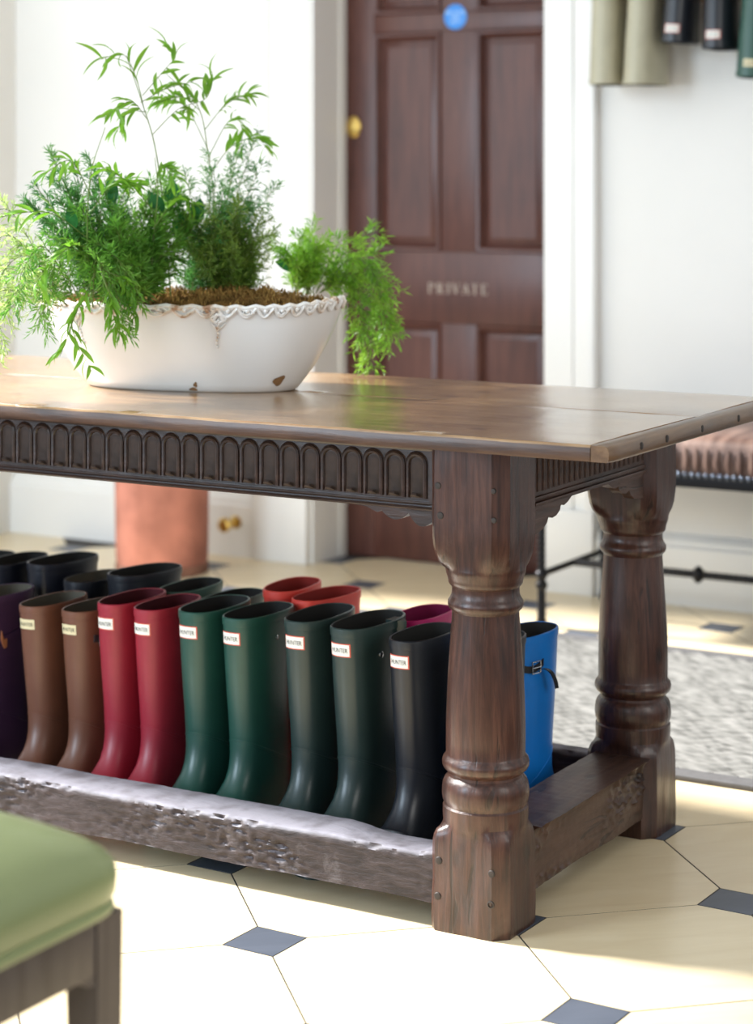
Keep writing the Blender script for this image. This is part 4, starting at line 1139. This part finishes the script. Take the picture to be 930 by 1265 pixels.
# upright tuft and trailing asparagus fern at the right-hand end
clump('fern_plume', fan((*(0.218, 0.207), .0), [(*(0.194, 0.292), .0), (*(0.226, 0.311), .02), (*(0.257, 0.285), .0), (*(0.163, 0.261), -.02), (*(0.241, 0.261), -.04)]), 'leaf_bright',
      twig=.03, needle=0.0207, nw=0.00124, step=0.0038, per=2, spread=.7, droop=.05)
def trail(pts):
    pts = [(pts[0][0], .168, pts[0][2])] + list(pts[1:])
    return [P3(*p) for p in pts]
clump('trailing_fern', [
    trail([(*(0.233, 0.199), 0), (*(0.280, 0.269), .0), (*(0.327, 0.280), .01), (*(0.356, 0.292), .01)]),
    trail([(*(0.241, 0.199), 0), (*(0.303, 0.238), -.02), (*(0.350, 0.207), -.03), (*(0.373, 0.121), -.03), (*(0.393, 0.082), -.03)]),
    trail([(*(0.241, 0.199), 0), (*(0.319, 0.222), .02), (*(0.373, 0.191), .02), (*(0.389, 0.137), .02)]),
    trail([(*(0.241, 0.199), 0), (*(0.303, 0.207), -.04), (*(0.327, 0.137), -.06), (*(0.344, 0.059), -.06), (*(0.342, 0.020), -.06)]),
    trail([(*(0.241, 0.196), 0), (*(0.295, 0.199), -.03), (*(0.311, 0.129), -.05), (*(0.327, 0.075), -.05)]),
    trail([(*(0.241, 0.199), 0), (*(0.327, 0.207), .0), (*(0.365, 0.145), .0), (*(0.372, 0.067), .0)]),
    trail([(*(0.233, 0.207), 0), (*(0.288, 0.246), .03), (*(0.334, 0.238), .04), (*(0.358, 0.246), .04)])], 'leaf_bright', 'trailing bright green asparagus fern',
    twig=.030, needle=0.0184, nw=0.00155, step=0.0038, per=2, spread=1.0, droop=.2, taper=False)
# pale feathery trails off the left-hand end
clump('trailing_fern', [
    trail([(*(-0.210, 0.199), -.02), (*(-0.288, 0.292), -.04), (*(-0.334, 0.277), -.05), (*(-0.365, 0.199), -.05)]),
    trail([(*(-0.210, 0.199), -.02), (*(-0.272, 0.261), -.02), (*(-0.327, 0.215), -.03), (*(-0.350, 0.121), -.03)]),
    trail([(*(-0.210, 0.199), -.02), (*(-0.288, 0.230), .02), (*(-0.342, 0.230), .02), (*(-0.381, 0.168), .02)]),
    trail([(*(-0.218, 0.196), -.04), (*(-0.272, 0.207), -.08), (*(-0.311, 0.145), -.1), (*(-0.322, 0.082), -.1)]),
    trail([(*(-0.218, 0.199), -.02), (*(-0.303, 0.331), .03), (*(-0.350, 0.339), .03)]),
    trail([(*(-0.226, 0.196), -.02), (*(-0.319, 0.199), -.02), (*(-0.373, 0.121), -.02), (*(-0.393, 0.090), -.02)])], 'leaf_pale', 'pale yellow-green trailing fern',
    twig=.034, needle=0.0161, nw=0.00139, step=0.0042, per=2, spread=1.0, droop=.25, taper=False)
clump('trailing_fern', [
    trail([(*(-0.187, 0.207), -.06), (*(-0.233, 0.277), -.1), (*(-0.264, 0.246), -.12), (*(-0.280, 0.176), -.13)]),
    trail([(*(-0.179, 0.207), -.06), (*(-0.210, 0.246), -.12), (*(-0.226, 0.207), -.15), (*(-0.232, 0.145), -.15)]),
    trail([(*(-0.163, 0.207), -.06), (*(-0.148, 0.253), -.14), (*(-0.114, 0.207), -.18), (*(-0.098, 0.129), -.18)]),
    trail([(*(-0.148, 0.207), -.06), (*(-0.124, 0.261), -.14), (*(-0.093, 0.222), -.18), (*(-0.082, 0.168), -.18)])], 'leaf_mid',
    twig=.026, needle=0.0184, nw=0.00155, step=0.0042, per=2, spread=.9, droop=.25, taper=False)
# a few broad dark leaves low in the planting
def broad(u, v, w, d, L, W):
    m = MB(); p = P3(u, v, w); d = (RV*d[0] + UV*d[1] + FV*d[2]).normalized(); s = d.cross(FV).normalized(); nrm = d.cross(s)
    vs_, fs = [], []; n = 8
    for k in range(n+1):
        t = k/n; ww = W*sin(pi*t)**.8*(1 - .25*t) + .0003
        c = p + d*L*t + nrm*(-.12*L*t*t)
        vs_ += [c - s*ww + nrm*ww*.25, c, c + s*ww + nrm*ww*.25]
    for k in range(n):
        a = 3*k; fs += [(a, a+1, a+4, a+3), (a+1, a+2, a+5, a+4)]
    m.add(vs_, fs); obj('broad_leaf', m, M['leaf_broad'], planter, 180)
for a in ((*(-0.036, 0.347), .0, (.1, 1, -.2), .05, .016), (*(-0.047, 0.336), -.02, (-.6, .8, -.2), .05, .015), (*(-0.016, 0.277), .02, (-.2, 1, .2), .06, .02), (*(0.202, 0.222), -.02, (-1, .25, -.2), .05, .014),
          (*(-0.194, 0.308), -.04, (-.3, 1, -.4), .045, .012), (*(0.000, 0.308), .03, (.3, 1, -.2), .055, .018), (*(-0.132, 0.355), -.02, (-.2, 1, 0), .05, .014)): broad(*a)

# ------------------------------------------------------------------ terracotta pot, rug, bench, stool
M['terracotta'] = plain('terracotta', (0.35, 0.145, 0.108), 0.8, 0.2, var=0.28, vscale=9, bump=0.2, bscale=40)
M['terracotta_foot'] = plain('dark_terracotta', (0.20, 0.10, 0.07), 0.8, 0.2, var=0.3, vscale=14)
pot = thing('terracotta_pot', 'tall terracotta pot standing on the floor by the white wall', 'pot', (-2.165, 2.26, 0))
m = MB(); m.lathe([(0.137, 0.028), (0.140, 0.05), (0.142, 0.2), (0.145, 0.38), (0.155, 0.385), (0.157, 0.42), (0.145, 0.425), (0.135, 0.42), (0.13, 0.30), (0.12, 0.29)], -2.165, 2.26, 48)
obj('pot_body', m, M['terracotta'], pot)
m = MB(); m.lathe([(0.136, 0.0), (0.1415, 0.004), (0.1415, 0.026), (0.137, 0.030)], -2.165, 2.26, 48); obj('foot_ring', m, M['terracotta_foot'], pot)

def rug_mat():
    m_, nt, b = new_mat('woven_sisal')
    tc = N(nt, 'ShaderNodeTexCoord')
    n = N(nt, 'ShaderNodeTexNoise', i_Scale=30.0, i_Detail=4.0)
    mp = N(nt, 'ShaderNodeMapping'); mp.inputs['Scale'].default_value = (0.6, 3.0, 1); mp.inputs['Rotation'].default_value = (0, 0, 0.5)
    nt.links.new(tc.outputs['Object'], mp.inputs['Vector']); nt.links.new(mp.outputs[0], n.inputs['Vector'])
    r = ramp(nt, [(0.3, (0.10, 0.099, 0.094)), (0.55, (0.20, 0.198, 0.188)), (0.75, (0.275, 0.27, 0.258))])
    nt.links.new(n.outputs['Fac'], r.inputs[0]); nt.links.new(r.outputs[0], b.inputs['Base Color'])
    b.inputs['Roughness'].default_value = 0.95; b.inputs['Specular IOR Level'].default_value = 0.1
    return m_
M['rug'] = rug_mat(); M['rug_border'] = plain('grey_rug_binding', (0.10, 0.098, 0.10), 0.9, 0.1, var=0.1, vscale=60)
rug = thing('rug', 'pale grey woven sisal rug with a flat grey border behind the table', 'rug', (-0.2, 1.52, 0))
rx0, rx1, ry0, ry1 = -1.55, 1.2, 0.975, 2.045
m = MB(); nx, ny = 330, 130; vs_ = []
for j in range(ny+1):
    for i in range(nx+1):
        x = rx0 + .05 + (rx1-rx0-.1)*i/nx; y = ry0 + .05 + (ry1-ry0-.1)*j/ny
        s = (x*cos(.62) + y*sin(.62)); q = (-x*sin(.62) + y*cos(.62))
        z = .0085 + 0.0032*sin(q*2*pi/.034 + 1.0*sin(s*2*pi/.13)) + .0008*noise.noise(Vector((x*60, y*60, 0)))
        vs_.append((x, y, z))
m.add(vs_, [(j*(nx+1)+i, j*(nx+1)+i+1, (j+1)*(nx+1)+i+1, (j+1)*(nx+1)+i) for j in range(ny) for i in range(nx)])
obj('rug_weave', m, M['rug'], rug, 180)
for a, b in (((rx0, ry0), (rx1, ry0+.052)), ((rx0, ry1-.052), (rx1, ry1)), ((rx0, ry0+.052), (rx0+.052, ry1-.052)), ((rx1-.052, ry0+.052), (rx1, ry1-.052))):
    m = MB(); m.box((a[0], a[1], 0), (b[0], b[1], .011), bev=.003); obj('rug_border', m, M['rug_border'], rug)

def leather_mat(name, c0, c1, scale, rough):
    m_, nt, b = new_mat(name)
    tc = N(nt, 'ShaderNodeTexCoord')
    mp = N(nt, 'ShaderNodeMapping'); mp.inputs['Scale'].default_value = scale
    nt.links.new(tc.outputs['Object'], mp.inputs['Vector'])
    n = N(nt, 'ShaderNodeTexNoise', i_Scale=6.0, i_Detail=4.0)
    nt.links.new(mp.outputs[0], n.inputs['Vector'])
    r = ramp(nt, [(0.35, c0), (0.68, c1)])
    nt.links.new(n.outputs['Fac'], r.inputs[0]); nt.links.new(r.outputs[0], b.inputs['Base Color'])
    b.inputs['Roughness'].default_value = rough
    return m_
M['leather'] = leather_mat('worn_tan_leather', (0.07, 0.034, 0.024), (0.19, 0.115, 0.088), (6, 1, 1), 0.45)
M['iron'] = plain('black_wrought_iron', (0.012, 0.012, 0.014), 0.4, metal=0.6)
bench = thing('bench', 'brown leather bench on black twisted iron legs against the right wall', 'bench', (0.0, 2.34, 0))
bx0, bx1, by0, by1 = -0.86, 0.90, 2.10, 2.56
m = MB(); rings = []
for k, (ins, z) in enumerate(((.004, .438), (.0, .446), (.0, .49), (.003, .512), (.014, .528), (.04, .537), (.15, .541))):
    r = []
    for i in range(64):
        a = 2*pi*(i + .5)/64; c, s = cos(a), sin(a); e = 10
        x = math.copysign(abs(c)**(2/e), c); y = math.copysign(abs(s)**(2/e), s)
        r.append(((bx0+bx1)/2 + x*((bx1-bx0)/2 - ins), (by0+by1)/2 + y*((by1-by0)/2 - ins), z))
    rings.append(r)
m.loft(rings); seat = obj('seat', m, M['leather'], bench, 60)
# gathered pleats along the front of the leather
m = MB()
for k in range(58):
    x = bx0 + .04 + k*(bx1-bx0-.08)/57; m.tube([(x, by0 - .001, .446), (x + .004*sin(k), by0 - .004, .475), (x, by0 - .001, .508)], [.006, .009, .003], 6)
pl = obj('pleats', m, M['leather'], seat); pl['kind'] = 'stuff'
M['nail'] = plain('blue_steel_nail', (0.12, 0.14, 0.18), 0.25, metal=0.9)
m = MB()
nn = 92
for k in range(nn): m.ball((bx0 + .02 + k*(bx1-bx0-.04)/(nn-1), by0 - .002, .440), .0085, 8)
for k in range(24): m.ball((bx0 - .001, by0 + .02 + k*.0183, .440), .0085, 8)
st = obj('nail_heads', m, M['nail'], seat); st['kind'] = 'stuff'
m = MB(); m.box((bx0 + .005, by0 + .004, .405), (bx1 - .005, by1 - .004, .438), bev=.004); obj('seat_frame', m, M['iron'], bench)
def twist(mb, p0, p1, r, turns, n=None):
    p0, p1 = Vector(p0), Vector(p1); d = (p1 - p0); L = d.length; d.normalize()
    u = d.orthogonal().normalized(); v = d.cross(u); n = n or int(turns*10); rings = []
    for k in range(n+1):
        a0 = 2*pi*turns*k/n
        rings.append([p0 + d*L*k/n + (u*cos(a0 + q*pi/2) + v*sin(a0 + q*pi/2))*r for q in range(4)])
    mb.loft(rings)
for (x, y) in ((-0.825, 2.125), (-0.825, 2.535), (0.86, 2.125), (0.86, 2.535)):
    m = MB(); twist(m, (x, y, .10), (x, y, .41), .012, 5); m.lathe([(.014, 0), (.016, .01), (.012, .025), (.011, .10), (.016, .105), (.016, .118), (.011, .122)], x, y, 14); m.ball((x, y, .14), .018, 10, sz=.8)
    obj('leg', m, M['iron'], bench)
for x in (-0.825, 0.86):
    m = MB(); twist(m, (x, 2.125, .140), (x, 2.535, .140), .009, 8); obj('side_stretcher', m, M['iron'], bench)
m = MB(); twist(m, (-0.825, 2.33, .140), (0.86, 2.33, .140), .011, 30); long_s = obj('long_stretcher', m, M['iron'], bench)
for x in (-0.462, 0.02, 0.5):
    m = MB(); n = 12; m.loft([[(x + t, 2.33 + r*cos(2*pi*i/n), .14 + r*sin(2*pi*i/n)) for i in range(n)] for r, t in ((.011, -.014), (.019, -.008), (.024, 0), (.019, .008), (.011, .014))]); obj('knop', m, M['iron'], long_s)

# green upholstered stool in the near corner
M['green_leather'] = plain('sage_green_leather', (0.245, 0.29, 0.13), 0.34, 0.5, var=0.06, vscale=5, bump=0.06, bscale=120)
M['stool_wood'] = wood('grey_brown_wood', (0.060, 0.045, 0.038), (0.095, 0.074, 0.064), (0.13, 0.105, 0.09), (6, 6, .8), (.4, .5), .06, 7)
SX1, SY1, SW, SD = 0.222, -1.105, 0.46, 0.48
stool = thing('stool', 'square stool with sage green leather seat and grey-brown wooden legs', 'stool', (SX1 - SW/2, SY1 - SD/2, 0))
ZS = 0.406
for (x, y) in ((SX1, SY1), (SX1 - SW + .045, SY1), (SX1, SY1 - SD + .045), (SX1 - SW + .045, SY1 - SD + .045)):
    m = MB(); r = []
    for z, s in ((0, .011), (ZS, 0)):
        x0, x1, y0, y1 = x - .045 + s*.5, x - s*.3, y - .045 + s*.5, y - s*.3
        r.append([(x0, y0, z), (x1, y0, z), (x1, y1, z), (x0, y1, z)])
    m.loft(r); obj('leg', m, M['stool_wood'], stool)
def apron_stool(a, b):
    m = MB(); m.box(a, b, bev=.002); obj('seat_rail', m, M['stool_wood'], stool)
apron_stool((SX1 - .024, SY1 - SD + .045, ZS - .060), (SX1 - .002, SY1 - .045, ZS)); apron_stool((SX1 - SW + .002, SY1 - SD + .045, ZS - .060), (SX1 - SW + .024, SY1 - .045, ZS))
apron_stool((SX1 - SW + .045, SY1 - .024, ZS - .060), (SX1 - .045, SY1 - .002, ZS)); apron_stool((SX1 - SW + .045, SY1 - SD + .002, ZS - .060), (SX1 - .045, SY1 - SD + .024, ZS))
m = MB(); m.prism([(SY1 - .045, ZS - .060), (SY1 - .045, ZS - .070), (SY1 - .056, ZS - .070), (SY1 - .070, ZS - .060)], 'x', SX1 - .024, SX1 - .003); obj('corner_block', m, M['stool_wood'], stool)
m = MB(); rings = []
scx, scy = SX1 - SW/2, SY1 - SD/2
def sq_ring(ins, z, e=7.0, n=72):
    r = []
    for i in range(n):
        a = 2*pi*(i + .5)/n; c, s = cos(a), sin(a)
        x = math.copysign(abs(c)**(2/e), c); y = math.copysign(abs(s)**(2/e), s)
        r.append((scx + x*(SW/2 + .002 - ins), scy + y*(SD/2 + .002 - ins), z))
    return r
for ins, z, e in ((.0, ZS + .012, 14), (-.004, ZS + .022, 14), (-.006, ZS + .040, 13), (-.005, ZS + .054, 12), (.001, ZS + .066, 10), (.012, ZS + .077, 8), (.032, ZS + .090, 6), (.066, ZS + .106, 5), (.115, ZS + .122, 4), (.175, ZS + .132, 3), (.226, ZS + .135, 2)):
    rings.append(sq_ring(ins, z, e))
m.loft(rings); cu_ = obj('cushion', m, M['green_leather'], stool, 60)
m = MB(); rings = [sq_ring(i_, z, 12) for i_, z in ((.002, ZS), (-.003, ZS + .001), (-.005, ZS + .005), (-.0045, ZS + .010), (-.001, ZS + .013), (.006, ZS + .013))]
m.loft(rings); obj('piping', m, M['green_leather'], cu_)
